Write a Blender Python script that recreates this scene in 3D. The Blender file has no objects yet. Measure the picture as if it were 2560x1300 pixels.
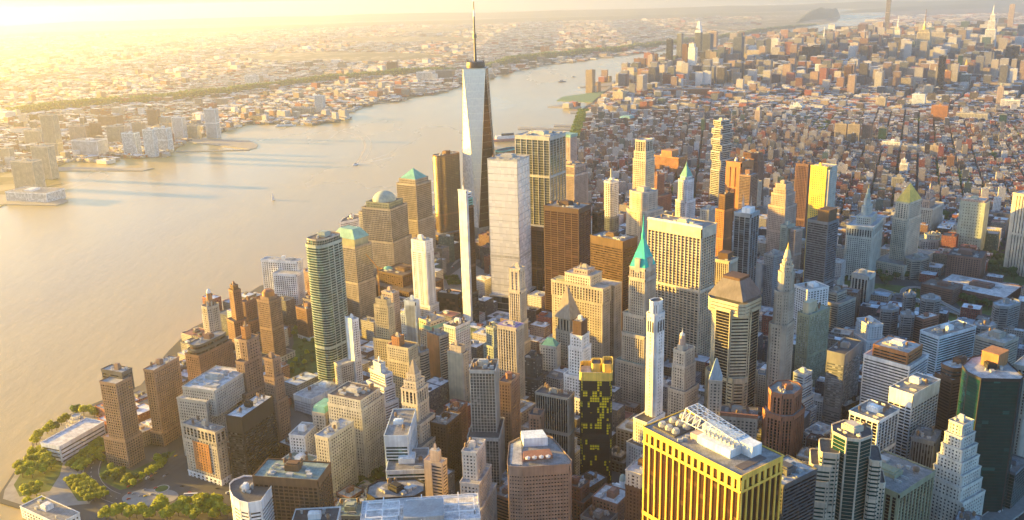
import bpy, bmesh, math, random
from mathutils import Vector, Matrix
PI = math.pi
rad = math.radians
sc = bpy.context.scene
C = sc.collection

# ---------------------------------------------------------------- camera
CAM = (196.4, -1801.4, 560.3)
YAW, PITCH, ROLL, FPX = -0.0721, 0.2850, -0.0259, 2238.5   # radians, focal length in pixels of a 2560 wide picture
def cam_axes():
    f = Vector((math.sin(YAW)*math.cos(PITCH), math.cos(YAW)*math.cos(PITCH), -math.sin(PITCH)))
    r = Vector((math.cos(YAW), -math.sin(YAW), 0)); u = r.cross(f)
    c, s = math.cos(ROLL), math.sin(ROLL)
    return c*r+s*u, -s*r+c*u, f
AR, AU, AF = cam_axes()
cd = bpy.data.cameras.new('camera'); cam = bpy.data.objects.new('camera', cd); C.objects.link(cam)
M = Matrix.Identity(4)
for i in range(3):
    M[i][0], M[i][1], M[i][2], M[i][3] = AR[i], AU[i], -AF[i], CAM[i]
cam.matrix_world = M
cd.sensor_width = 36.0; cd.lens = 36.0*FPX/2560
cd.clip_start = 5; cd.clip_end = 120000
sc.camera = cam

# ---------------------------------------------------------------- sky, sun, exposure
SUN_AZ, SUN_EL = rad(284), rad(8)          # compass bearing and height of the evening sun
w = bpy.data.worlds.new('World'); sc.world = w; w.use_nodes = True
nt = w.node_tree; bg = nt.nodes['Background']
sky = nt.nodes.new('ShaderNodeTexSky'); sky.sky_type = 'NISHITA'; sky.sun_disc = False
sky.sun_elevation = SUN_EL; sky.sun_rotation = SUN_AZ; sky.altitude = 300
sky.air_density = 1.0; sky.dust_density = 1.6; sky.ozone_density = 3.5
nt.links.new(sky.outputs[0], bg.inputs[0]); bg.inputs[1].default_value = 0.11
sd = bpy.data.lights.new('sun', 'SUN'); sd.energy = 5.0; sd.angle = rad(0.6); sd.color = (1.0, 0.58, 0.06)
so = bpy.data.objects.new('sun', sd); C.objects.link(so)
sdir = Vector((math.sin(SUN_AZ)*math.cos(SUN_EL), math.cos(SUN_AZ)*math.cos(SUN_EL), math.sin(SUN_EL)))
so.rotation_euler = sdir.to_track_quat('Z', 'Y').to_euler()
so.location = (-3000, 0, 2000)
sc.view_settings.view_transform = 'Standard'; sc.view_settings.look = 'None'
sc.view_settings.exposure = 2.3; sc.view_settings.gamma = 1; sc.view_settings.use_curve_mapping = False
sc.render.engine = 'CYCLES'
sc.cycles.use_denoising = True
sc.cycles.max_bounces = 6; sc.cycles.diffuse_bounces = 3; sc.cycles.glossy_bounces = 3; sc.cycles.volume_bounces = 1
sc.cycles.transparent_max_bounces = 6

# ---------------------------------------------------------------- picture to world
FR = dict(a=(0,860,2.955), b=(560,860,2.955), c=(1140,860,2.955), d=(1560,860,2.954), e=(1980,860,2.955),
          f=(420,540,3.25), g=(760,360,3.25), h=(860,640,3.25), i=(1200,300,2.708), j=(1240,560,3.25),
          k=(1680,380,3.25), l=(1680,600,3.611), m=(2060,420,2.954), n=(0,0,2.408), o=(500,0,3.25),
          p=(1060,0,3.25), q=(1580,0,4.062), r=(2060,0,4.062), s=(2040,280,3.611), t=(1360,160,3.824), u=(0,0,1))
def px(fr, p):
    o = FR[fr]; return (o[0]+p[0]/o[2], o[1]+p[1]/o[2])
def ray(X, Y):
    return AF + AR*((X-1280)/FPX) + AU*((650-Y)/FPX)
def at(X, Y, z=0.0):
    d = ray(X, Y); k = (z-CAM[2])/d.z
    return Vector((CAM[0]+d.x*k, CAM[1]+d.y*k))
def proj(x, y, z):
    d = Vector((x-CAM[0], y-CAM[1], z-CAM[2])); w_ = d.dot(AF)
    return (1280+FPX*d.dot(AR)/w_, 650-FPX*d.dot(AU)/w_, w_)
def height_over(B, topY):
    g = at(B[0], B[1], 0); lo, hi = 0.0, 550.0
    for _ in range(40):
        m = (lo+hi)/2
        if proj(g.x, g.y, m)[1] > topY: lo = m
        else: hi = m
    return lo

# ---------------------------------------------------------------- custom properties
def tag(o, label=None, cat=None, group=None, kind=None):
    if label: o['label'] = label
    if cat: o['category'] = cat
    if group: o['group'] = group
    if kind: o['kind'] = kind
    return o
def empty(name, loc, rz=0.0):
    o = bpy.data.objects.new(name, None); C.objects.link(o); o.location = loc; o.rotation_euler = (0, 0, rz); return o

# ---------------------------------------------------------------- materials
MATS = {}
def nmat(name):
    m = bpy.data.materials.new(name); m.use_nodes = True; t = m.node_tree
    return m, t, t.nodes['Principled BSDF']
def rgb(c): return (c[0], c[1], c[2], 1.0)
def noise_mix(t, c1, c2, scale, coord='Object', detail=4, lo=.35, hi=.65):
    tc = t.nodes.new('ShaderNodeTexCoord'); n = t.nodes.new('ShaderNodeTexNoise'); n.inputs['Scale'].default_value = scale
    n.inputs['Detail'].default_value = detail
    t.links.new(tc.outputs[coord], n.inputs['Vector'])
    r = t.nodes.new('ShaderNodeMapRange'); r.inputs[1].default_value = lo; r.inputs[2].default_value = hi
    t.links.new(n.outputs['Fac'], r.inputs[0])
    m = t.nodes.new('ShaderNodeMix'); m.data_type = 'RGBA'
    t.links.new(r.outputs[0], m.inputs[0]); m.inputs[6].default_value = rgb(c1); m.inputs[7].default_value = rgb(c2)
    return m.outputs[2]
def wall_mat(c, rough=.8, var=.16, metal=0.0):
    key = ('w', tuple(c), rough, metal)
    if key in MATS: return MATS[key]
    m, t, b = nmat('masonry')
    c1 = [x*(1-var) for x in c]; c2 = [min(.9, x*(1+var)) for x in c]
    a = noise_mix(t, c1, c2, .07)
    # vertical weather streaks
    tc = t.nodes.new('ShaderNodeTexCoord'); mp = t.nodes.new('ShaderNodeMapping'); mp.inputs['Scale'].default_value = (.5, .5, .012)
    n = t.nodes.new('ShaderNodeTexNoise'); n.inputs['Scale'].default_value = 1.0; n.inputs['Detail'].default_value = 3
    t.links.new(tc.outputs['Object'], mp.inputs[0]); t.links.new(mp.outputs[0], n.inputs['Vector'])
    r = t.nodes.new('ShaderNodeMapRange'); r.inputs[1].default_value = .3; r.inputs[2].default_value = .7; r.inputs[3].default_value = .82; r.inputs[4].default_value = 1.1
    t.links.new(n.outputs['Fac'], r.inputs[0])
    mm = t.nodes.new('ShaderNodeMix'); mm.data_type = 'RGBA'; mm.blend_type = 'MULTIPLY'; mm.inputs[0].default_value = 1
    t.links.new(a, mm.inputs[6]); t.links.new(r.outputs[0], mm.inputs[7])
    t.links.new(mm.outputs[2], b.inputs['Base Color'])
    b.inputs['Roughness'].default_value = rough; b.inputs['Metallic'].default_value = metal
    MATS[key] = m; return m
def glass_mat(kind):
    key = ('g', kind)
    if key in MATS: return MATS[key]
    if kind == 'patch': return patch_mat()
    # dark colour, light colour, roughness, metallic, share of pale blinds
    P = dict(dark=((.008,.010,.013), (.045,.05,.052),   .22, .0, .2), bronze=((.020,.010,.006), (.07,.035,.02), .22, .15, .12),
             green=((.012,.05,.045), (.05,.14,.12), .12, .5, .2), blue=((.03,.05,.07), (.12,.17,.2), .1, .6, .15),
             mirror=((.84,.82,.76), (.86,.84,.78), .22, .15, .0), silver=((.15,.15,.13), (.24,.235,.21), .16, .55, .08),  # mirror: bright sky reflection put in as a near white colour
             gold=((.26,.20,.11), (.31,.24,.14), .16, .7, .04), olive=((.10,.11,.085), (.16,.175,.14), .14, .5, .08),
             wine=((.05,.022,.018), (.10,.05,.04), .18, .4, .1), teal=((.004,.045,.040), (.014,.085,.075), .12, .2, .04),
             pale=((.12,.14,.14), (.34,.38,.38), .2, .3, .3), copper=((.07,.036,.018), (.11,.06,.03), .15, .4, .05),
             ink=((.006,.006,.009), (.03,.03,.038), .2, .2, .05))[kind]
    m, t, b = nmat('glazing_'+kind)
    uv = t.nodes.new('ShaderNodeUVMap'); uv.uv_map = 'UVMap'
    fl = t.nodes.new('ShaderNodeVectorMath'); fl.operation = 'FLOOR'; t.links.new(uv.outputs[0], fl.inputs[0])
    oi = t.nodes.new('ShaderNodeObjectInfo')
    wn = t.nodes.new('ShaderNodeTexWhiteNoise'); wn.noise_dimensions = '4D'
    t.links.new(fl.outputs[0], wn.inputs['Vector']); t.links.new(oi.outputs['Random'], wn.inputs['W'])
    cr = t.nodes.new('ShaderNodeValToRGB'); e = cr.color_ramp.elements
    e[0].position = 0; e[0].color = rgb(P[0]); e[1].position = 1-P[4]-.02 if P[4] else 1; e[1].color = rgb([(x+2*y)/3 if P[4]==0 else (2*x+y)/3 for x, y in zip(P[0], P[1])])
    if P[4]:
        q = e.new(1-P[4]); q.color = rgb(P[1]); q = e.new(1.0); q.color = rgb([min(.6, x*2.0) for x in P[1]])
    t.links.new(wn.outputs['Value'], cr.inputs[0]); t.links.new(cr.outputs[0], b.inputs['Base Color'])
    b.inputs['Metallic'].default_value = P[3]
    r = t.nodes.new('ShaderNodeMapRange'); r.inputs[3].default_value = P[2]*(.9 if P[3] >= .4 else .6); r.inputs[4].default_value = P[2]*(1.1 if P[3] >= .4 else 1.8)
    b.inputs['Specular IOR Level'].default_value = .35
    t.links.new(wn.outputs['Value'], r.inputs[0]); t.links.new(r.outputs[0], b.inputs['Roughness'])
    MATS[key] = m; return m
def patch_mat():
    # black glass with scattered yellow panels, fewer of them lower down
    m, t, b = nmat('glazing_yellow_panels'); uv = t.nodes.new('ShaderNodeUVMap'); uv.uv_map = 'UVMap'
    mp = t.nodes.new('ShaderNodeMapping'); mp.inputs['Scale'].default_value = (1, .5, 1); t.links.new(uv.outputs[0], mp.inputs[0])
    fl = t.nodes.new('ShaderNodeVectorMath'); fl.operation = 'FLOOR'; t.links.new(mp.outputs[0], fl.inputs[0])
    wn = t.nodes.new('ShaderNodeTexWhiteNoise'); t.links.new(fl.outputs[0], wn.inputs['Vector'])
    s = t.nodes.new('ShaderNodeSeparateXYZ'); t.links.new(uv.outputs[0], s.inputs[0])
    r = t.nodes.new('ShaderNodeMapRange'); r.inputs[1].default_value = 4; r.inputs[2].default_value = 40; r.inputs[3].default_value = .08; r.inputs[4].default_value = .38; t.links.new(s.outputs[1], r.inputs[0])
    l = t.nodes.new('ShaderNodeMath'); l.operation = 'LESS_THAN'; t.links.new(wn.outputs['Value'], l.inputs[0]); t.links.new(r.outputs[0], l.inputs[1])
    mx = t.nodes.new('ShaderNodeMix'); mx.data_type = 'RGBA'; mx.inputs[6].default_value = (.012,.011,.014,1); mx.inputs[7].default_value = (.85,.70,.02,1); t.links.new(l.outputs[0], mx.inputs[0]); t.links.new(mx.outputs[2], b.inputs['Base Color'])
    b.inputs['Roughness'].default_value = .35; MATS[('g', 'patch')] = m; return m
def plain_mat(c, rough=.6, metal=0.0, var=.12, scale=.2, name='painted'):
    key = ('p', tuple(c), rough, metal)
    if key in MATS: return MATS[key]
    m, t, b = nmat(name)
    t.links.new(noise_mix(t, [x*(1-var) for x in c], [min(.92, x*(1+var)) for x in c], scale), b.inputs['Base Color'])
    b.inputs['Roughness'].default_value = rough; b.inputs['Metallic'].default_value = metal
    MATS[key] = m; return m
def roof_mat(c):
    key = ('r', tuple(c))
    if key in MATS: return MATS[key]
    m, t, b = nmat('roofing')
    a = noise_mix(t, [x*.72 for x in c], [min(.85, x*1.2) for x in c], .16, detail=7)
    # seams between the roofing sheets
    tc = t.nodes.new('ShaderNodeTexCoord'); br = t.nodes.new('ShaderNodeTexBrick'); br.inputs['Scale'].default_value = .09
    br.inputs['Color1'].default_value = (1,1,1,1); br.inputs['Color2'].default_value = (.82,.82,.84,1); br.inputs['Mortar'].default_value = (.5,.5,.5,1)
    br.inputs['Mortar Size'].default_value = .015
    t.links.new(tc.outputs['Object'], br.inputs['Vector'])
    mm = t.nodes.new('ShaderNodeMix'); mm.data_type = 'RGBA'; mm.blend_type = 'MULTIPLY'; mm.inputs[0].default_value = 1
    t.links.new(a, mm.inputs[6]); t.links.new(br.outputs['Color'], mm.inputs[7]); t.links.new(mm.outputs[2], b.inputs['Base Color'])
    b.inputs['Roughness'].default_value = .7
    MATS[key] = m; return m

# ---------------------------------------------------------------- mesh builder
class MB:
    def __init__(s): s.v = []; s.f = []; s.uv = []; s.col = []; s.mi = []
    def face(s, pts, uv=None, col=None, mi=0):
        n = len(s.v); s.v.extend((p[0], p[1], p[2]) for p in pts); s.f.append(tuple(range(n, n+len(pts))))
        s.uv.append(uv); s.col.append(col); s.mi.append(mi)
    def prism(s, poly, z0, z1, top=True, bot=False, mi=0, col=None):
        n = len(poly)
        for i in range(n):
            a, b = poly[i], poly[(i+1) % n]
            s.face([(a[0],a[1],z0), (b[0],b[1],z0), (b[0],b[1],z1), (a[0],a[1],z1)], col=col, mi=mi)
        if top: s.face([(p[0],p[1],z1) for p in poly], col=col, mi=mi)
        if bot: s.face([(p[0],p[1],z0) for p in reversed(poly)], col=col, mi=mi)
    def frustum(s, p0, z0, p1, z1, top=True, mi=0):
        n = len(p0)
        for i in range(n):
            a, b, c, d = p0[i], p0[(i+1)%n], p1[(i+1)%n], p1[i]
            s.face([(a[0],a[1],z0), (b[0],b[1],z0), (c[0],c[1],z1), (d[0],d[1],z1)], mi=mi)
        if top: s.face([(p[0],p[1],z1) for p in p1], mi=mi)
    def bar(s, a, b, dv):
        # box open at the back: a, b the two ends (3d) of the outer centre line, dv = (half vector across, outward vector)
        h, o = dv
        a0, a1, b0, b1 = a-h, a+h, b-h, b+h
        s.face([a0, b0, b1, a1]); s.face([a0-o, b0-o, b0, a0]); s.face([a1, b1, b1-o, a1-o])
    def beam(s, a, b, w_, mi=0):
        a, b = Vector(a), Vector(b); d = (b-a)
        if d.length < 1e-6: return
        d.normalize(); x = d.cross(Vector((0,0,1)))
        if x.length < 1e-3: x = Vector((1,0,0))
        x.normalize(); y = d.cross(x); x *= w_/2; y *= w_/2
        q = [x+y, -x+y, -x-y, x-y]
        for i in range(4): s.face([a+q[i], a+q[(i+1)%4], b+q[(i+1)%4], b+q[i]], mi=mi)
        s.face([a+k for k in reversed(q)], mi=mi); s.face([b+k for k in q], mi=mi)
    def build(s, name, mats, parent=None, loc=(0,0,0), smooth=False, link=True):
        me = bpy.data.meshes.new(name); L = Vector(loc)
        me.from_pydata([(v[0]-L.x, v[1]-L.y, v[2]-L.z) for v in s.v], [], s.f)
        if not isinstance(mats, (list, tuple)): mats = [mats]
        for m in mats: me.materials.append(m)
        if any(s.mi): me.polygons.foreach_set('material_index', s.mi)
        if any(u is not None for u in s.uv):
            l = me.uv_layers.new(name='UVMap'); d = []
            for f, u in zip(s.f, s.uv):
                for k in range(len(f)): d.extend(u[k] if u else (0, 0))
            l.data.foreach_set('uv', d)
        if any(c is not None for c in s.col):
            ca = me.color_attributes.new('wc', 'FLOAT_COLOR', 'CORNER'); d = []
            for f, c in zip(s.f, s.col):
                c = c or (.5, .5, .5); d.extend((c[0], c[1], c[2], 1)*len(f))
            ca.data.foreach_set('color', d)
        if smooth: me.polygons.foreach_set('use_smooth', [True]*len(me.polygons))
        me.update()
        o = bpy.data.objects.new(name, me); C.objects.link(o)
        if parent is not None: o.parent = parent
        else: o.location = loc
        return o
def ccw(poly):
    a = sum(poly[i][0]*poly[(i+1)%len(poly)][1]-poly[(i+1)%len(poly)][0]*poly[i][1] for i in range(len(poly)))
    return poly if a > 0 else list(reversed(poly))
def ring(cx, cy, r, n=24, a0=0.0, sx=1.0, sy=1.0, rot=0.0):
    out = []
    for i in range(n):
        a = a0+2*PI*i/n; x, y = r*sx*math.cos(a), r*sy*math.sin(a)
        out.append((cx+x*math.cos(rot)-y*math.sin(rot), cy+x*math.sin(rot)+y*math.cos(rot)))
    return out
def dome(mb, cx, cy, z, r, h, n=20, m=6, mi=0):
    prev = ring(cx, cy, r, n); pz = z
    for k in range(1, m+1):
        a = PI/2*k/m; rr = max(r*math.cos(a), .05); zz = z+h*math.sin(a); cur = ring(cx, cy, rr, n)
        mb.frustum(prev, pz, cur, zz, top=(k == m), mi=mi); prev, pz = cur, zz
def offset(poly, d):
    n = len(poly); out = []
    for i in range(n):
        a, b, c = Vector(poly[i-1][:2]), Vector(poly[i][:2]), Vector(poly[(i+1)%n][:2])
        n1 = Vector(((b-a).y, -(b-a).x)).normalized(); n2 = Vector(((c-b).y, -(c-b).x)).normalized()
        k = n1+n2; l = k.length_squared
        out.append(tuple(b + k*(2*d/l)) if l > .2 else tuple(b+n1*d))
    return out
def chamfer(poly, c):
    out = []
    for i in range(len(poly)):
        a, b, d = Vector(poly[i-1]), Vector(poly[i]), Vector(poly[(i+1)%len(poly)])
        k1 = min(c, (a-b).length*.45); k2 = min(c, (d-b).length*.45)
        out.append(tuple(b+(a-b).normalized()*k1)); out.append(tuple(b+(d-b).normalized()*k2))
    return out

# ---------------------------------------------------------------- facades
# bw bay width, fh floor height, pw pier share of a bay, sh spandrel share of a floor, dp pier depth, ds spandrel depth, top blank band, mp wide pier every n bays
def facade(W, G, poly, z0, z1, bw=3.4, fh=3.8, pw=.5, sh=.5, dp=.5, ds=.4, top=2.5, mp=0, mw=.0, base=0, bands=(), mh=0):
    poly = ccw(poly); n = len(poly); H = z1-z0; nf = max(1, int(round((H-top-base)/fh))); fhh = (H-top-base)/nf
    for i in range(n):
        a, b = Vector(poly[i]), Vector(poly[(i+1)%n]); d = b-a; ln = d.length
        if ln < .8: 
            W.face([(a.x,a.y,z0), (b.x,b.y,z0), (b.x,b.y,z1), (a.x,a.y,z1)]); continue
        d /= ln; nv = Vector((d.y, -d.x)); d3 = Vector((d.x, d.y, 0)); n3 = Vector((nv.x, nv.y, 0)); up = Vector((0,0,1))
        nb = max(1, int(round(ln/bw))); b_ = ln/nb
        G.face([(a.x,a.y,z0), (b.x,b.y,z0), (b.x,b.y,z1), (a.x,a.y,z1)], uv=[(i*97, z0/fhh), (i*97+nb, z0/fhh), (i*97+nb, z0/fhh+nf), (i*97, z0/fhh+nf)])
        A = Vector((a.x, a.y, 0)); B = Vector((b.x, b.y, 0))
        if pw > 0:
            for k in range(nb+1):
                hw = b_*pw/2; 
                if mp and k % mp == 0: hw = max(hw, mw/2)
                c = A+d3*(ln*k/nb)
                if k == 0: c += d3*hw
                elif k == nb: c -= d3*hw
                o = n3*(dp+(.12 if mp and k % mp == 0 else 0)); c = c+o
                W.bar(c+up*(z1-top if top > 0 else z1), c+up*z0, (d3*hw, o))
        elif ln > 9:
            for k in (0, 1):
                c = (A if k == 0 else B) + d3*(.5 if k == 0 else -.5) + n3*ds
                W.bar(c+up*z1, c+up*z0, (d3*.5, n3*ds))
        if sh > 0:
            hh = fhh*sh/2; o = n3*ds
            for k in range(nf+1):
                zz = z0+base+fhh*k
                hk = hh*(1.0 if not mh or k % mh else 2.2)
                W.bar(A+o+up*zz, B+o+up*zz, (up*hk, o))
        for (q0, q1) in list(bands)+([(H-top, H)] if top > 0 else [])+([(0, base)] if base else []):
            o = n3*(dp+.15); W.bar(A-d3*.1+o+up*(z0+(q0+q1)/2), B+d3*.1+o+up*(z0+(q0+q1)/2), (up*(q1-q0)/2, o))
            W.face([A+n3*0+up*(z0+q1), B+up*(z0+q1), B+o+up*(z0+q1), A+o+up*(z0+q1)])
def parapet(W, poly, z, h=1.2, t=.6, out=.65):
    p = offset(ccw(poly), out); q = offset(ccw(poly), out-t)
    n = len(p)
    for i in range(n):
        j = (i+1) % n
        W.face([(*p[i], z-.3), (*p[j], z-.3), (*p[j], z+h), (*p[i], z+h)]); W.face([(*q[j], z-.3), (*q[i], z-.3), (*q[i], z+h), (*q[j], z+h)])
        W.face([(*p[i], z+h), (*p[j], z+h), (*q[j], z+h), (*q[i], z+h)])
PT = dict(p=dict(bw=4.2, fh=4.0, pw=.5, sh=.48), q=dict(bw=5.5, fh=3.9, pw=.4, sh=.45, dp=.5, ds=.35), v=dict(bw=3.2, pw=.42, sh=.4, dp=.9, ds=.15, top=4),
          V=dict(bw=6.0, pw=.3, sh=.35, dp=1.2, ds=.2, top=6), h=dict(pw=0, sh=.5, ds=.6, top=3), H=dict(pw=0, sh=.62, ds=1.0, top=4),
          g=dict(bw=3.0, fh=3.9, pw=.1, sh=.14, dp=.18, ds=.14, top=3), c=dict(bw=6, fh=3.9, pw=.04, sh=.1, dp=.12, ds=.1, top=2),
          w=dict(bw=3.6, fh=3.6, pw=.42, sh=.42, dp=.45, ds=.4), m=dict(bw=7, pw=.18, sh=.5, dp=.6, ds=.45, top=3))
COL = dict(brick=(.22,.12,.085), brick2=(.27,.175,.125), orange=(.42,.19,.07), tan=(.37,.31,.235), cream=(.60,.52,.40), lime=(.50,.48,.42),
           white=(.80,.79,.76), grey=(.26,.26,.25), dgrey=(.10,.10,.10), brown=(.11,.06,.035), black=(.022,.02,.02), pink=(.46,.36,.30),
           yellow=(.85,.54,.10), frame=(.88,.54,.09), bandbrown=(.27,.19,.145), straw=(.55,.48,.32), bluew=(.68,.75,.77), steel=(.32,.35,.36), olive=(.30,.31,.20), stone=(.36,.33,.27), bronze=(.13,.075,.035),  # frame: low sun's gold put into a pale wall colour
           umber=(.16,.085,.04), greenish=(.36,.42,.36), teal=(.20,.40,.35), copper=(.16,.42,.35), rust=(.30,.14,.085), slate=(.15,.17,.19), mansard=(.15,.13,.125), sand=(.47,.42,.34),
           aqua=(.03,.52,.42), red=(.38,.09,.06), gold=(.75,.52,.10))
ROOFC = dict(pale=(.50,.49,.46), mid=(.28,.27,.25), dark=(.10,.095,.09), blue=(.42,.47,.50), brown=(.17,.13,.10), white=(.68,.68,.66), green=(.28,.36,.30))
HEROES = []
def roof_clutter(root, base, poly, z, rnd, n, mats, tank=True):
    cx = sum(p[0] for p in poly)/len(poly); cy = sum(p[1] for p in poly)/len(poly)
    R_ = min(math.hypot((poly[i][0]+poly[(i+1)%len(poly)][0])/2-cx, (poly[i][1]+poly[(i+1)%len(poly)][1])/2-cy) for i in range(len(poly)))
    e = Vector(poly[1])-Vector(poly[0]); rz = math.atan2(e.y, e.x); used = []
    n = int(n*1.8)+1
    for k in range(n*6):
        if len(used) >= n: break
        s = rnd.uniform(.06, .22)*R_ if len(used) else .42*R_
        a, b = rnd.uniform(0, 1), rnd.uniform(0, 1)
        v = [Vector(p) for p in poly[:]]
        i0 = 0; i2 = len(v)//4; i4 = len(v)//2; i6 = (3*len(v))//4
        if len(used) == 0: a, b = rnd.uniform(.4, .6), rnd.uniform(.4, .6)
        p = (v[i0]*(1-a)+v[i2]*a)*(1-b)+(v[i6]*(1-a)+v[i4]*a)*b
        p = Vector((cx, cy))+(p-Vector((cx, cy)))*.72
        if any((p-q).length < s+r*1.15 for q, r in used): continue
        used.append((p, s)); kind = rnd.random(); mb = MB()
        asp = rnd.uniform(.55, 1.0); ln = s*asp
        bx = [(p.x+(x*s)*math.cos(rz)-(y*ln)*math.sin(rz), p.y+(x*s)*math.sin(rz)+(y*ln)*math.cos(rz)) for x, y in ((-1,-1), (1,-1), (1,1), (-1,1))]
        hh = rnd.uniform(2, 4.5) if len(used) > 1 else rnd.uniform(4, 7)
        if len(used) == 1:
            mb.prism(bx, z-.05, z+hh); mb.prism(offset(bx, -s*.25), z+hh, z+hh+1.4); mb.build('penthouse', mats[0], root, base)
        elif kind < .22 and tank and s > 1:
            r = min(max(s*.7, 1.6), 3.2)
            for q in range(4):
                an = q*PI/2+PI/4; mb.beam((p.x+r*.7*math.cos(an), p.y+r*.7*math.sin(an), z), (p.x+r*.7*math.cos(an), p.y+r*.7*math.sin(an), z+3), .3)
            t0 = ring(p.x, p.y, r, 12); mb.prism(t0, z+3, z+6.5, bot=True); mb.frustum(ring(p.x, p.y, r*1.05, 12), z+6.5, ring(p.x, p.y, .1, 12), z+8)
            mb.build('water_tank', plain_mat((.20,.13,.08), .8), root, base)
        elif kind < .45:
            mb.prism(bx, z-.05, z+hh*.6); u = min(s, ln)*.7
            mb.prism(ring(p.x, p.y, u, 14), z+hh*.6, z+hh*.6+.9); mb.prism(ring(p.x, p.y, u*.6, 14), z+hh*.6+.9, z+hh*.6+1.1)
            mb.build('cooling_fan', mats[1], root, base)
        elif kind < .7:
            mb.prism(bx, z-.05, z+hh*.8); mb.prism(offset(bx, .3), z+hh*.8, z+hh*.8+.3); mb.build('roof_unit', mats[1], root, base)
        else:
            dx, dy = math.cos(rz), math.sin(rz); m0 = (p.x-dx*s*1.3, p.y-dy*s*1.3, z+1.2); m1 = (p.x+dx*s*1.3, p.y+dy*s*1.3, z+1.2)
            mb.beam(m0, m1, 1.3); mb.beam(m0, (m0[0], m0[1], z-.1), 1.0); mb.beam(m1, (m1[0], m1[1], z-.1), 1.0); mb.prism(bx, z-.05, z+.7)
            mb.build('air_duct', mats[1], root, base)

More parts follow.
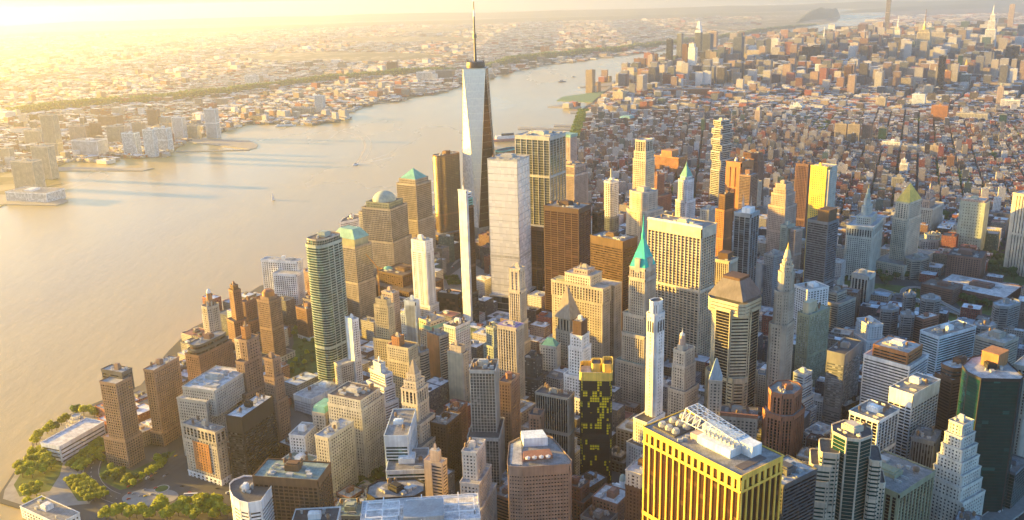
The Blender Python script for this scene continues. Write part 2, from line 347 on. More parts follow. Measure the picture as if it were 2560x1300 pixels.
def building(nick, label, N, a, b, h, wall='tan', glass='dark', pat='p', roof='mid', tiers=None, crown=(), name='office_tower', cat='office tower',
             clutter=5, ch=0, group=None, **fk):
    """N near corner, a and b the vectors to the left and to the right corner; tiers (z0, z1, u0, u1, v0, v1[, chamfer[, overrides]])"""
    idx = len(HEROES); rnd = random.Random(1000+idx)
    c = N+(a+b)/2; base = (c.x, c.y, 0)
    root = empty(name, base); tag(root, label, cat, group)
    P = dict(PT[pat]); P.update({k: v for k, v in fk.items() if k in ('bw','fh','pw','sh','dp','ds','top','mp','mw','base','bands','mh')})
    W, G, Rf = MB(), MB(), MB()
    wm = wall_mat(COL[wall] if isinstance(wall, str) else wall)
    def pt(u, v): q = N+a*u+b*v; return (q.x, q.y)
    tiers = tiers or [(0, h, 0, 1, 0, 1)]
    def poly_of(t): 
        p = ccw([pt(t[2], t[4]), pt(t[3], t[4]), pt(t[3], t[5]), pt(t[2], t[5])])
        cc = t[6] if len(t) > 6 and t[6] is not None else ch
        if cc == 'round': 
            q = Vector(pt((t[2]+t[3])/2, (t[4]+t[5])/2)); A = a*(t[3]-t[2])/2; B = b*(t[5]-t[4])/2
            return ccw([tuple(q+A*math.cos(k*PI/12)*(1 if abs(math.cos(k*PI/12)) < .0 else 1)+B*math.sin(k*PI/12)) for k in range(24)])
        if cc == 'soft':
            q = Vector(pt((t[2]+t[3])/2, (t[4]+t[5])/2)); A = a*(t[3]-t[2])/2; B = b*(t[5]-t[4])/2; out = []
            for k in range(32):
                cs, sn = math.cos(k*PI/16), math.sin(k*PI/16); e_ = .5
                out.append(tuple(q+A*math.copysign(abs(cs)**e_, cs)+B*math.copysign(abs(sn)**e_, sn)))
            return ccw(out)
        return chamfer(p, cc) if cc else p
    G2 = {}; UR = MB()
    for k, t in enumerate(tiers):
        po = poly_of(t); Pk = dict(P); gl = G; Wk = W
        if len(t) > 7: 
            ov = dict(t[7]); 
            if 'pat' in ov: Pk = dict(PT[ov.pop('pat')])
            if 'glass' in ov: gl = G2.setdefault(('g', ov.pop('glass')), MB())
            if 'wall' in ov: Wk = G2.setdefault(('w', ov.pop('wall')), MB())
            if ov.pop('solid', 0):
                Wk.prism(po, t[0], t[1], top=False); Rf.face([(x, y, t[1]) for x, y in po]); continue
            Pk.update(ov)
        if t[1]-t[0] > 95 and not Pk.get('bands') and rnd.random() < .6:
            H_ = t[1]-t[0]; f_ = rnd.choice((.33, .5, .62)); Pk['bands'] = [(H_*f_, H_*f_+4.2)]
        if t[1]-t[0] < 14: Pk['top'] = min(Pk.get('top', 2.5), 1.2)
        facade(Wk, gl, po, t[0], t[1], **Pk)
        (UR if k and Wk is not W and t[0] > .5*h else Rf).face([(x, y, t[1]-.02*k) for x, y in po]); parapet(Wk, po, t[1], h=1.3 if t[1]-t[0] > 20 else .9, out=Pk.get('dp', .5)+.2)
    W.build('wall', wm, root, base)
    if G.f: G.build('glazing', glass_mat(glass), root, base)
    for (kd, key), mb in G2.items():
        if kd == 'g': mb.build('glazing', glass_mat(key), root, base)
        else: mb.build('upper_wall', wall_mat(COL[key]), root, base)
    RO = Rf.build('roof', roof_mat(ROOFC[roof]), root, base)
    if UR.f: UR.build('upper_roof', roof_mat(ROOFC[roof]), root, base)
    last = max(tiers, key=lambda t: t[1])
    um = plain_mat((.42,.42,.40), .6, .1)
    if clutter: roof_clutter(RO, base, poly_of(last), last[1], rnd, clutter, (wm, um))
    for cr in crown:
        k, nm = cr[0], cr[1]; mb = MB(); sm = False
        if k == 'pyr':      # name, z0, z1, u0, u1, v0, v1, top scale, colour
            _, _, z0, z1, u0, u1, v0, v1, s, col = cr
            p0 = ccw([pt(u0,v0), pt(u1,v0), pt(u1,v1), pt(u0,v1)]); mx = Vector(pt((u0+u1)/2, (v0+v1)/2))
            p1 = [tuple(mx+(Vector(q)-mx)*s) for q in p0]; mb.frustum(p0, z0, p1, z1)
        elif k == 'box':
            _, _, z0, z1, u0, u1, v0, v1, col = cr; p0 = ccw([pt(u0,v0), pt(u1,v0), pt(u1,v1), pt(u0,v1)]); mb.prism(p0, z0, z1)
            mb.prism(offset(p0, .35), z1, z1+.5)
        elif k == 'cyl':    # name z0 z1 u v r0 r1 colour
            _, _, z0, z1, u, v, r0, r1, col = cr; q = pt(u, v); mb.frustum(ring(*q, r0, 20), z0, ring(*q, max(r1, .05), 20), z1)
        elif k == 'dome':
            _, _, z0, z1, u, v, r, col = cr; q = pt(u, v); dome(mb, q[0], q[1], z0, r, z1-z0); sm = True
        elif k == 'arches':  # name z0 z1 tier index n colour: dark openings proud of the wall
            _, _, z0, z1, ti, n_, col = cr; po = offset(poly_of(tiers[ti]), P.get('dp', .5)+.25)
            for e_ in range(len(po)):
                A, B = Vector(po[e_]), Vector(po[(e_+1)%len(po)]); L_ = (B-A).length
                if L_ < 8: continue
                m_ = n_ if n_ else max(2, int(L_/5))
                for q in range(m_):
                    s0, s1 = A.lerp(B, (q+.28)/m_), A.lerp(B, (q+.72)/m_); mb.face([(s0.x,s0.y,z0), (s1.x,s1.y,z0), (s1.x,s1.y,z1), (s0.x,s0.y,z1)])
                    mdl = (s0+s1)/2; mb.face([(s0.x,s0.y,z1), (s1.x,s1.y,z1), (mdl.x,mdl.y,z1+L_/m_*.2)])
        col_m = wall_mat(COL[col] if isinstance(col, str) else col) if k != 'arches' else glass_mat('ink')
        mb.build(nm, col_m, root, base, smooth=False)
    fp = [pt(min(t[2] for t in tiers), min(t[4] for t in tiers)), pt(max(t[3] for t in tiers), min(t[4] for t in tiers)),
          pt(max(t[3] for t in tiers), max(t[5] for t in tiers)), pt(min(t[2] for t in tiers), max(t[5] for t in tiers))]
    HEROES.append((nick, ccw(fp), h, c))
    return root, base, pt
def polybuilding(nick, label, fr, pts, h, wall='white', glass='dark', pat='h', roof='mid', name='office_tower', cat='office tower', clutter=4, screen=None, mansard=None, **fk):
    po = ccw([(lambda v: (v.x, v.y))(at(*px(fr, q), h)) for q in pts]); cx = sum(q[0] for q in po)/len(po); cy = sum(q[1] for q in po)/len(po); base = (cx, cy, 0)
    root = empty(name, base); tag(root, label, cat); W, G, R_ = MB(), MB(), MB(); P = dict(PT[pat]); P.update(fk)
    facade(W, G, po, 0, h, **P); parapet(W, po, h, h=1.6, out=P.get('dp', .5)+.3); R_.face([(*q, h) for q in po])
    wm = wall_mat(COL[wall]); W.build('wall', wm, root, base); G.build('glazing', glass_mat(glass), root, base); RO = R_.build('roof', roof_mat(ROOFC[roof]), root, base)
    mm = Vector((cx, cy)); inner = [tuple(mm+(Vector(q)-mm)*.55) for q in po]
    if clutter: roof_clutter(RO, base, inner, h, random.Random(len(HEROES)), clutter, (wm, plain_mat((.42,.42,.40), .6, .1)))
    HEROES.append((nick, po, h, mm)); return root, base, po
INFO = []
def frame3(fr, L, N, R, h=None, base=None, nick='', zc=None):
    L, N, R = px(fr, L), px(fr, N), px(fr, R)
    if h is None: h = height_over(px(fr, base), N[1])
    z = zc or h
    l, n, r = at(*L, z), at(*N, z), at(*R, z); a, b = l-n, r-n
    ang = a.angle(b); cr_ = a.x*b.y-a.y*b.x
    INFO.append((nick, round(h), round(a.length), round(b.length), round(math.degrees(ang))))
    # square the corner by turning both sides equally
    dlt = (PI/2-ang)/2
    def rot(v, t): return Vector((v.x*math.cos(t)-v.y*math.sin(t), v.x*math.sin(t)+v.y*math.cos(t)))
    s = 1 if cr_ > 0 else -1
    return Vector((n.x, n.y)), rot(a, -s*dlt), rot(b, s*dlt), h
def H(nick, label, fr, L, N, R, h=None, base=None, zc=None, **k):
    n, a, b, h = frame3(fr, L, N, R, h, base, nick, zc)
    if 'tf' in k:
        tf = k.pop('tf'); k['tiers'] = [(t[0]*h, t[1]*h)+tuple(t[2:]) for t in tf]
    if 'cf' in k:
        out = []
        for c_ in k.pop('cf'): out.append((c_[0], c_[1], c_[2]*h, c_[3]*h)+tuple(c_[4:]))
        k['crown'] = out
    return building(nick, label, n, a, b, h, **k)
# ================================================================ the buildings one can tell apart
AP = dict(name='apartment_tower', cat='apartment tower')
MB_ = dict(name='stone_building', cat='stone building')
# --- south end by the park
H('twin slab apartment tower', 'tall brick apartment slab beside the curved park drive with dark glass block on its roof', 'a', (725,285), (855,300), (980,245), base=(985,925),
  wall='brick2', glass='bronze', pat='w', pw=.38, sh=.42, roof='pale', tf=[(0,.34,-.04,1.35,-.02,1.04), (.33,1,0,1,0,1), (.84,1.07,.15,1.45,.62,1.25,None,{'wall':'dgrey','pat':'h','glass':'dark'})], clutter=4, **AP)
H('orange edged tower', 'brown apartment tower with a sunlit orange edge behind the twin slab tower', 'a', (1060,190), (1135,200), (1325,100), base=(1225,760),
  wall='brick2', glass='bronze', pat='w', roof='pale', tf=[(0,.2,-.1,1.1,-.05,1.05), (.19,1,0,1,0,1)], clutter=6, **AP)
H('arcaded cream block', 'cream stone block with orange brick centre and tall arcade facing the traffic circle', 'a', (1305,610), (1590,655), (1670,620), base=(1660,1055),
  wall='sand', pat='p', bw=4.6, fh=3.8, roof='mid', tf=[(0,.12,-.01,1.01,-.01,1.01,None,{'wall':'white','bw':7,'sh':.3}), (.12,.72,0,1,0,1), (.22,.72,.24,.72,-.06,.5,None,{'wall':'orange','top':.1}), (.72,.8,-.01,1.01,-.01,1.01,None,{'wall':'stone'}), (.8,1,0,1,0,1,None,{'bw':6,'sh':.1,'pw':.3,'top':3})],
  clutter=7, **MB_)
H('long stone office pair', 'long beige stone office with snowy pale roof plant behind the arcaded cream block', 'a', (1400,290), (1585,350), (1740,190), h=96,
  wall='lime', pat='p', bw=3.6, roof='white', tf=[(0,.86,.2,1.1,-.1,1.0), (.65,1,0,1,0,1)], clutter=9, **MB_)
H('dark horizontal office', 'dark office with plain brown top band and pale planted roof terrace', 'b', (22,525), (130,548), (335,385), h=92,
  wall='black', glass='dark', pat='h', top=20, sh=.42, roof='white', clutter=7)
H('curved roofed tower', 'tapering brick tower with a curved dark penthouse by the river', 'f', (165,1035), (240,1068), (415,930), h=98,
  wall='brick', glass='bronze', pat='w', roof='mid', tf=[(0,.86,0,1,0,1), (.86,.93,.0,1,.0,1,'soft',{'pat':'h','wall':'dgrey','sh':.5}), (.93,1,.08,.92,.05,.95,'soft',{'pat':'h','wall':'dgrey'})], clutter=2, **AP)
H('cupola apartment tower', 'tan apartment tower with lantern cupola standing on the river edge', 'f', (232,745), (335,750), (450,722), h=112,
  wall='sand', glass='bronze', pat='w', roof='mid', tf=[(0,1,0,1,0,1,5)], cf=[('box','penthouse',1,1.08,.3,.7,.3,.7,'brick2'), ('cyl','lantern',1.08,1.18,.5,.5,4.5,3.5,'orange'), ('dome','dome',1.18,1.24,.5,.5,3.6,'white')], clutter=3, **AP)
H('river brick tower', 'slim red brick tower rising from a lower stepped block at the river', 'f', (480,600), (530,612), (595,600), h=112,
  wall='brick', glass='bronze', pat='w', roof='dark', tf=[(0,.55,-.4,1.2,-.6,1.3), (.5,1,0,1,0,1), (1,1.07,.2,.9,.2,.8,None,{'wall':'umber'})], clutter=2, **AP)
H('stepped brick block', 'broad brick block with stepped roof next to the slim river tower', 'f', (592,695), (625,705), (700,668), h=82,
  wall='brick', glass='bronze', pat='w', roof='brown', tf=[(0,.6,-.9,1.3,-.5,1.2), (.58,1,0,1,0,1)], clutter=2, **AP)
H('orange crowned tower', 'tall brick tower with glowing orange stepped crown beside the riverside lawn', 'f', (700,692), (822,700), (938,668), base=(880,1220),
  wall='brick2', glass='bronze', pat='w', bw=3.0, roof='brown', tf=[(0,.1,-.05,1.1,-.05,1.7,None,{'wall':'cream','bw':6}), (.1,1,0,1,0,1)],
  cf=[('box','crown_base',1,1.05,.15,.85,.12,.88,'brick2'), ('cyl','crown',1.05,1.12,.5,.5,10,9,'orange'), ('cyl','crown',1.12,1.15,.5,.5,8,5,'rust')], clutter=0, **AP)
H('striped slab', 'white slab with close vertical stripes nearest the open river', 'f', (785,342), (1050,372), (1078,350), h=108,
  wall='white', glass='bronze', pat='v', bw=4.5, pw=.4, roof='pale', tf=[(0,.84,-.12,.52,-1.3,0), (0,1,0,1,0,1)], clutter=5, **AP)
H('low brick riverside block', 'low red brick block with white ground arcade left of the curved glass tower'.replace('left of', 'beside'), 'f', (1030,742), (1125,765), (1225,735), h=58,
  wall='brick', glass='bronze', pat='w', roof='brown', tf=[(0,.12,-.03,1.03,-.03,1.5,None,{'wall':'white','bw':6}), (.1,.62,0,1,0,1.45), (.6,1,0,1,0,1)], clutter=4, **AP)
H('club tower', 'orange brick setback tower with small square cap and a sunlit yellow wing', 'f', (570,1008), (638,1018), (745,975), h=138,
  wall='brick2', glass='bronze', pat='p', bw=4.2, roof='brown', tf=[(0,.5,-.3,1.1,-.75,1.1), (.5,.8,-.05,1.05,-.4,1), (.8,1,0,1,0,1), (1,1.12,.35,.85,.2,.6,None,{'wall':'orange'}), (0,.97,1.0,2.1,.3,.95,None,{'wall':'straw'})], clutter=2)
H('narrow stepped brick tower', 'narrow tan brick tower stepping down toward the tunnel plaza', 'f', (790,1150), (850,1170), (900,1140), h=124,
  wall='brick2', glass='bronze', pat='p', bw=3.2, roof='brown', tf=[(0,.55,-.35,1.1,-.45,1.1), (.5,.8,-.15,1.05,-.2,1.05), (.8,1,0,1,0,1)], clutter=2)
H('curved glass tower', 'tall rounded green glass tower with open ring crown beside the riverside lawn', 'f', (1150,215), (1240,252), (1348,175), h=232,
  wall='greenish', glass='green', pat='h', sh=.3, ds=.6, ch='soft', roof='brown', tf=[(0,1,0,1,0,1,'soft'), (1,1.035,.04,.96,.04,.96,'soft',{'wall':'sand','pat':'g'})], clutter=3, name='glass_tower', cat='glass tower')
H('blank sided slab', 'white slab with one blank wall and a lower grid fronted annex', 'f', (1440,832), (1496,850), (1548,836), h=126,
  wall='white', glass='bronze', pat='w', roof='pale', cf=[('box','blank_wall',0,1.02,-.02,1.02,-.13,-.02,'bluew'), ('box','party_wall',0,1.0,1.01,1.05,0,1,'white')], tf=[(0,1,0,1,0,1), (0,.5,.2,1.3,-2.2,-.2,None,{'wall':'lime'})], clutter=2)
H('short teal capped tower', 'stone grid tower with flat teal hip roof behind the rounded green glass tower', 'g', (250,772), (412,815), (520,768), h=158,
  wall='tan', glass='silver', pat='q', bw=3.4, roof='brown', tf=[(0,.12,-.15,1.15,-.15,1.15), (.1,.55,-.03,1.04,-.03,1.04), (.55,.96,0,1,0,1,None,{'pw':.2,'sh':.25}), (.95,1.04,.06,.94,.08,.92,None,{'wall':'olive','solid':1})],
  cf=[('pyr','hip_roof',1.045,1.14,.02,.98,.04,.96,.55,'teal')], clutter=0)
H('dome capped tower', 'stone grid tower with grey green dome in the river tower group', 'g', (500,505), (700,535), (800,478), h=172,
  wall='tan', glass='silver', pat='q', bw=3.4, roof='brown', tf=[(0,.14,-.1,1.2,-.2,1.2), (.1,.62,-.06,1.03,-.06,1.05), (.62,1,0,1,0,1,None,{'pw':.2,'sh':.25}), (.5,.93,1.0,1.2,.1,.9,None,{'wall':'straw'}), (1,1.06,.1,.9,.1,.9,None,{'wall':'olive'})],
  cf=[('dome','dome',1.06,1.17,.5,.5,23,'greenish')], clutter=0)
H('pyramid capped tower', 'gold lit stone tower with pale teal pyramid cap', 'g', (745,320), (908,335), (1040,300), h=196,
  wall='tan', glass='gold', pat='q', bw=3.4, roof='brown', tf=[(0,.2,-.12,1.1,-.25,1.15), (.2,.62,-.03,1.02,-.04,1.07), (.62,1,0,1,0,1,None,{'pw':.2,'sh':.22}), (1,1.05,.08,.92,.08,.92)],  # gold glass: the low sun's reflection is put into its colour
  cf=[('pyr','pyramid_roof',1.05,1.15,.1,.9,.1,.9,.02,'copper')], clutter=0)
H('curved gold edge tower', 'slim dark glass tower with a curved gold lit edge behind the pyramid capped tower', 'g', (1050,88), (1092,102), (1245,68), h=226,
  wall='umber', glass='gold', pat='c', sh=.22, roof='mid', tf=[(0,.22,-.5,1.5,-.3,1.2,None,{'glass':'dark'}), (.1,1,0,1,0,1,'soft')], clutter=4, name='glass_tower', cat='glass tower')
H('green dome hall', 'low round hall with bright green dome at the foot of the river towers', 'h', (300,140), (365,190), (432,140), h=60,
  wall='tan', glass='silver', pat='q', ch='round', roof='brown', cf=[('cyl','drum',1,1.08,.5,.5,15,15,'tan'), ('cyl','dome',1.08,1.22,.5,.5,16.5,8,'copper'), ('dome','dome_cap',1.22,1.28,.5,.5,8,'copper')], clutter=0, name='domed_hall', cat='hall')
H('brown terrace block', 'low brown block with stepped terraces beside the green dome', 'g', (700,1010), (800,1075), (880,1000), h=72, wall='brown', glass='bronze', pat='q', roof='brown', tf=[(0,.7,-.5,1.3,-.3,1.3), (.6,1,0,1,0,1)], clutter=3)
H('concave crowned tower', 'flared glass tower with scooped roof behind the tallest spire', 'i', (110,205), (150,215), (216,186), h=232,
  wall='copper', glass='gold', pat='c', roof='brown', wall_=0, clutter=0, tf=[(0,.55,.1,.9,.1,.9), (.5,1,0,1,0,1,'soft')], name='glass_tower', cat='glass tower')
H('white fronted residential tower', 'very slender white faced tower with green wrapped crane deck at its top', 'g', (1243,378), (1322,384), (1388,372), h=268,
  wall='white', glass='bronze', pat='v', bw=8, pw=.74, sh=.3, fh=4, roof='mid', tf=[(0,1,.08,1,0,.22,None,{}), (0,.36,-.02,1,.2,1.15,None,{'pat':'c','wall':'dgrey','glass':'dark'}), (.34,.9,.05,.98,.2,1,None,{'pat':'c','wall':'umber','glass':'copper'}), (.9,.95,.1,.9,.25,.95,None,{'pat':'h','wall':'copper','glass':'green'}), (.95,.985,.2,.8,.3,.9,None,{'pat':'h','wall':'white'})], clutter=2, name='glass_tower', cat='glass tower')
H('white corner tower', 'white residential tower with dark central window strips before the teal river group', 'g', (870,775), (985,795), (1046,772), h=176,
  wall='white', glass='silver', pat='w', bw=3.2, pw=.42, roof='pale', tf=[(0,.36,-.12,1.08,-.05,1.1), (.3,.9,0,1,0,1,None,{'mp':4,'mw':3.4,'pw':.3}), (.9,1,.02,.98,.02,.98,None,{'sh':.8,'bw':9})], clutter=4, **AP)
H('mirror faced tower', 'sharp edged tower whose pale glass face has the bright sky painted in', 'i', (55,263), (252,276), (322,240), h=292,
  wall='lime', glass='mirror', pat='c', pw=0, sh=.10, ds=.08, fh=12, top=1, roof='pale', tf=[(0,.16,-.1,1.0,-.2,1.1,None,{'glass':'dark'}), (.1,1,0,1,0,1)], clutter=5, name='glass_tower', cat='glass tower')
H('tall ribbed glass tower', 'tall olive glass tower with pale vertical ribs behind the mirror faced tower', 'i', (272,96), (470,118), (530,84), h=322,
  wall='lime', glass='olive', pat='V', bw=12, pw=.09, sh=.12, dp=.8, fh=4.5, top=6, roof='pale', tf=[(0,.5,-.05,1.1,-.3,1.1,None,{'glass':'copper','wall':'umber'}), (.4,1,0,1,0,1)], clutter=6, name='glass_tower', cat='glass tower')
H('teal topped stone column', 'pale stone tower with teal cornice behind the tall ribbed glass tower', 'p', (1095,1100), (1188,1108), (1240,1095), h=206, wall='pink', glass='dark', pat='p', roof='green', tf=[(0,1,0,1,0,1)], cf=[('box','cornice',.985,1.02,-.05,1.05,-.05,1.05,'teal')], clutter=0)
H('ribbed tan office', 'tan ribbed office tower beside the tall ribbed glass tower', 'i', (540,292), (640,312), (688,292), h=190, wall='pink', glass='bronze', pat='v', roof='brown', tf=[(0,.9,-.1,1.1,-.2,1.1), (.85,1,0,1,0,1)], clutter=4)
H('big black office slab', 'massive dark brown steel office with pale round cooling fans on its roof', 'i', (415,590), (668,608), (773,575), h=226,
  wall='brown', glass='wine', pat='m', bw=12, pw=.12, sh=.35, dp=.5, roof='mid', top=7, clutter=9)
H('thin dark hotel', 'thin dark slab tucked behind the massive dark brown office', 'i', (768,622), (795,630), (822,612), h=176, wall='umber', glass='bronze', pat='c', clutter=2, name='hotel_tower', cat='hotel')
H('dark square office', 'square black bronze office with flat roof behind the turquoise spire tower', 'i', (750,782), (968,826), (1063,792), h=208,
  wall='bronze', glass='bronze', pat='h', sh=.5, ds=.35, roof='mid', top=11, clutter=8)
H('yellow ribbed slab', 'huge slab with close gold lit vertical ribs and white top band beside the turquoise spire', 'i', (1145,674), (1500,738), (1593,702), h=246,
  wall='cream', glass='dark', pat='V', bw=6.4, pw=.17, sh=.42, ds=.35, dp=1.5, fh=4.1, roof='mid', top=14, clutter=8, cf=[('box','roof_rim',1.0,1.015,-.01,1.01,-.012,.01,'white')])
H('turquoise spire tower', 'cream setback tower crowned by bright turquoise pyramid and needle spire', 'j', (1085,345), (1212,368), (1300,325), h=208,
  wall='sand', pat='v', bw=3.6, pw=.45, roof='green', tf=[(0,.36,-.45,1.5,-.5,1.2,None,{'pat':'p'}), (.3,.55,-.22,1.25,-.25,1.1), (.5,.68,-.05,1.3,-.08,1.0), (.6,.93,0,1,0,1), (.93,1,.02,.98,.02,.98)],
  cf=[('pyr','pyramid_roof',1.0,1.18,.0,1,.0,1,.14,'aqua'), ('box','dormer',.97,1.06,.35,.65,-.02,.3,'sand'), ('box','dormer',.97,1.06,-.02,.3,.35,.65,'sand'), ('cyl','lantern',1.18,1.22,.5,.5,2.6,2.2,'aqua'), ('cyl','spire',1.22,1.34,.5,.5,1.6,.15,'aqua')], clutter=0)
H('cream fluted tower', 'slender cream fluted tower with pale top standing before the dark office slab', 'j', (103,365), (190,372), (242,352), h=196,
  wall='cream', pat='v', bw=3.4, roof='white', tf=[(0,.45,-.25,1.25,-.3,1.35), (.4,.6,-.14,1.1,-.18,1.15), (.55,.84,-.06,1.05,-.1,1.08), (.84,1,0,1,0,1,None,{'sh':.75,'bw':8})], clutter=3)
H('big cornice block', 'massive cream stone block in two wings with arcaded cornice and roof garden', 'j', (460,452), (866,532), (925,500), h=160,
  wall='sand', pat='p', bw=4.4, roof='pale', tf=[(0,.86,0,1,0,1), (.86,1,-.01,1.01,-.02,1.02,None,{'bw':5,'sh':.2,'pw':.45}), (0,.97,0,1,1.6,2.6), (0,.96,.3,.7,.9,1.7), (1,1.09,.25,.75,.1,1.6,None,{'wall':'cream'}), (1.09,1.13,.35,.62,.4,1.3,None,{'wall':'pink'})],
  clutter=4, cf=[('box','roof_garden',1.0,1.012,.72,.95,.15,.8,'olive')], **MB_)
H('grey stone pyramid tower', 'stone tower with steep stepped grey pyramid top before the massive cream block', 'j', (478,755), (600,775), (690,735), h=124,
  wall='stone', pat='p', bw=4, roof='brown', tf=[(0,.5,-.3,1.4,-.3,1.5), (.4,.84,0,1,0,1), (.84,1,.05,.95,.05,.95,None,{'bw':6,'sh':.0,'pw':.4})],
  cf=[('pyr','pyramid_roof',1.0,1.36,-.06,1.06,-.06,1.06,.03,'tan')], clutter=0, **MB_)
H('brown capped white tower', 'white setback tower with a square dark brown cap', 'j', (600,900), (700,915), (768,880), h=142,
  wall='white', pat='p', bw=4, roof='pale', tf=[(0,.42,-.5,1.7,-.6,1.2), (.4,.62,-.35,1.35,-.4,1.1), (.6,.88,-.12,1.1,-.12,1.05), (.86,1,0,1,0,1), (1,1.13,.12,.85,.1,.9,None,{'wall':'brown','sh':.9,'pw':.6})], clutter=3)
H('mint roofed block', 'grey stone block with pale mint hip roof', 'j', (352,990), (490,1004), (530,972), h=92,
  wall='lime', pat='p', bw=4.4, roof='green', cf=[('pyr','hip_roof',1.0,1.1,.06,.94,.06,.94,.45,'copper')], clutter=0, **MB_)
H('white window grid block', 'dark grey block with rows of white framed windows beside the gold tower', 'j', (225,1085), (325,1105), (372,1065), h=88,
  wall='dgrey', glass='pale', pat='p', bw=5, pw=.35, roof='dark', tf=[(0,.7,-.3,1,-.4,1.3), (.65,1,0,1,0,1)], clutter=4)
H('white octagon shaft', 'tall white stone tower with octagonal arcaded top near the yellow framed slab', 'j', (1215,672), (1300,690), (1392,660), h=214,
  wall='white', pat='p', bw=3.4, pw=.6, sh=.42, roof='dark', tf=[(0,.22,-.5,1.5,-1.3,.6), (.2,.36,-.2,1.2,-.9,.95), (.3,.96,0,1,0,1,2.2), (.96,1.03,.08,.92,.08,.92,4,{'pw':.5,'sh':.2,'fh':9})], clutter=0,
  cf=[('arches','arch_window',.86,.92,2,3,'black')])
H('lantern topped tower', 'stone setback tower with small domed lantern between the white shaft and banded tower', 'j', (1440,1022), (1535,1045), (1622,1000), h=128,
  wall='lime', pat='p', bw=4, roof='mid', tf=[(0,.6,-.35,1.1,-.3,1.1), (.55,.85,-.12,1.0,-.1,1.0), (.8,1,0,1,0,1)],
  cf=[('box','lantern_base',1,1.05,.3,.75,.1,.5,'lime'), ('cyl','lantern',1.05,1.15,.52,.3,4.2,3.2,'pink'), ('dome','dome',1.15,1.18,.52,.3,3.2,'white'), ('cyl','spire',1.18,1.23,.52,.3,.6,.1,'white')], clutter=1)
H('banded tower', 'tower of stacked cream bands and dark glass under a big grey truncated pyramid roof', 'l', (305,518), (642,598), (835,512), h=196,
  wall='straw', glass='ink', pat='H', sh=.5, ds=1.3, fh=4.2, roof='mid', top=5, tf=[(0,.5,-.02,1.02,-.02,1.02,9), (.5,.93,.0,1,.0,1,16), (.93,1,0,1,0,1,6,{'sh':.8,'pat':'h'}), (0,.955,.3,.7,-.05,.4,None,{'pat':'h','sh':.12,'ds':.2}), (0,.955,-.05,.4,.33,.72,None,{'pat':'h','sh':.12,'ds':.2})],
  cf=[('pyr','mansard_roof',1.02,1.13,.02,.98,.02,.98,.5,'mansard'), ('box','roof_plant',1.13,1.145,.27,.73,.27,.73,'brown')], clutter=0)
H('gold pinnacle tower', 'limestone tower stepping up to a golden lit glass pinnacle', 'l', (938,300), (1060,312), (1160,280), h=232,
  wall='stone', pat='p', bw=4.2, pw=.52, roof='mid', tf=[(0,.16,-.5,1.5,-.6,1.3), (.1,.72,-.12,1.25,-.35,1.15,4), (.7,.9,-.05,1.1,-.2,1.05,5), (.88,1,0,1,0,1,6), (1,1.035,.1,.9,.1,.9,6,{'wall':'cream','pat':'v'}), (1.035,1.06,.2,.8,.2,.8,5,{'wall':'cream','pat':'v'}), (1.06,1.08,.3,.7,.3,.7,3,{'wall':'cream','pat':'v'})],
  cf=[('cyl','lantern',1.08,1.12,.5,.5,4.4,2.4,'straw'), ('cyl','spire',1.12,1.16,.5,.5,1.6,.1,'gold')], clutter=0)
H('rust ribbed slab', 'small slab with rust and cream vertical fins behind the banded tower', 'k', (328,872), (464,892), (546,862), h=168, wall='cream', glass='wine', pat='v', bw=3.4, pw=.42, dp=1.0, sh=.1, roof='mid', cf=[('box','penthouse',1,1.06,.2,.8,.2,.8,'brown')], clutter=3)
H('grey slab pair', 'plain grey slab with blank side walls behind the golden pinnacle tower', 'k', (745,830), (828,848), (938,822), h=124, wall='steel', glass='dark', pat='w', roof='mid', tf=[(0,1,0,1,0,1), (0,.86,.9,1.5,-.2,.5,None,{'solid':1})], clutter=4)
H('dark lit window tower', 'tall charcoal office with three rows of lit windows and brown box on top', 'k', (1112,548), (1270,578), (1340,545), h=206, wall='slate', glass='dark', pat='h', sh=.4, bw=3, pw=.0, roof='dark', cf=[('box','penthouse',1.0,1.09,.05,.6,.1,.9,'bronze')], tf=[(0,1,0,1,0,1)], clutter=1)
H('olive apartment tower', 'yellow green apartment tower beside the golden pinnacle tower', 'l', (1150,652), (1240,685), (1382,600), h=128, wall='olive', glass='pale', pat='w', roof='green', cf=[('box','penthouse',1,1.12,.3,.8,.1,.5,'straw')], clutter=3, **AP)
H('white blank party wall', 'small white block with punched windows behind the olive apartment tower', 'l', (1195,400), (1225,455), (1312,395), h=116, wall='white', glass='dark', pat='q', roof='pale', clutter=2)
H('dark grid glass tower', 'dark glass tower framed by pale blue lines with white stepped top', 'k', (505,492), (640,508), (716,480), h=212, wall='steel', glass='blue', pat='V', bw=9, pw=.1, sh=.1, roof='white', cf=[('box','roof_screen',1.0,1.04,.1,.6,.1,.7,'white'), ('cyl','mast',1.04,1.14,.7,.4,2.5,.3,'pink'), ('cyl','mast',1.04,1.12,.3,.6,1.5,.3,'pink')], clutter=3, name='glass_tower', cat='glass tower')
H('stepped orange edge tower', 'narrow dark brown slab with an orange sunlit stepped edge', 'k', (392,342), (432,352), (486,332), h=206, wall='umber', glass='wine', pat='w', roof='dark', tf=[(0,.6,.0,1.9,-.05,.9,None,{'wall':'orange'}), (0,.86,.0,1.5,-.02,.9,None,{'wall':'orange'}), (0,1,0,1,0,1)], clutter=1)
H('white gridded office', 'low white gridded office behind the yellow ribbed slab', 'k', (235,462), (300,474), (352,444), h=104, wall='lime', glass='dark', pat='p', roof='pale', clutter=2)
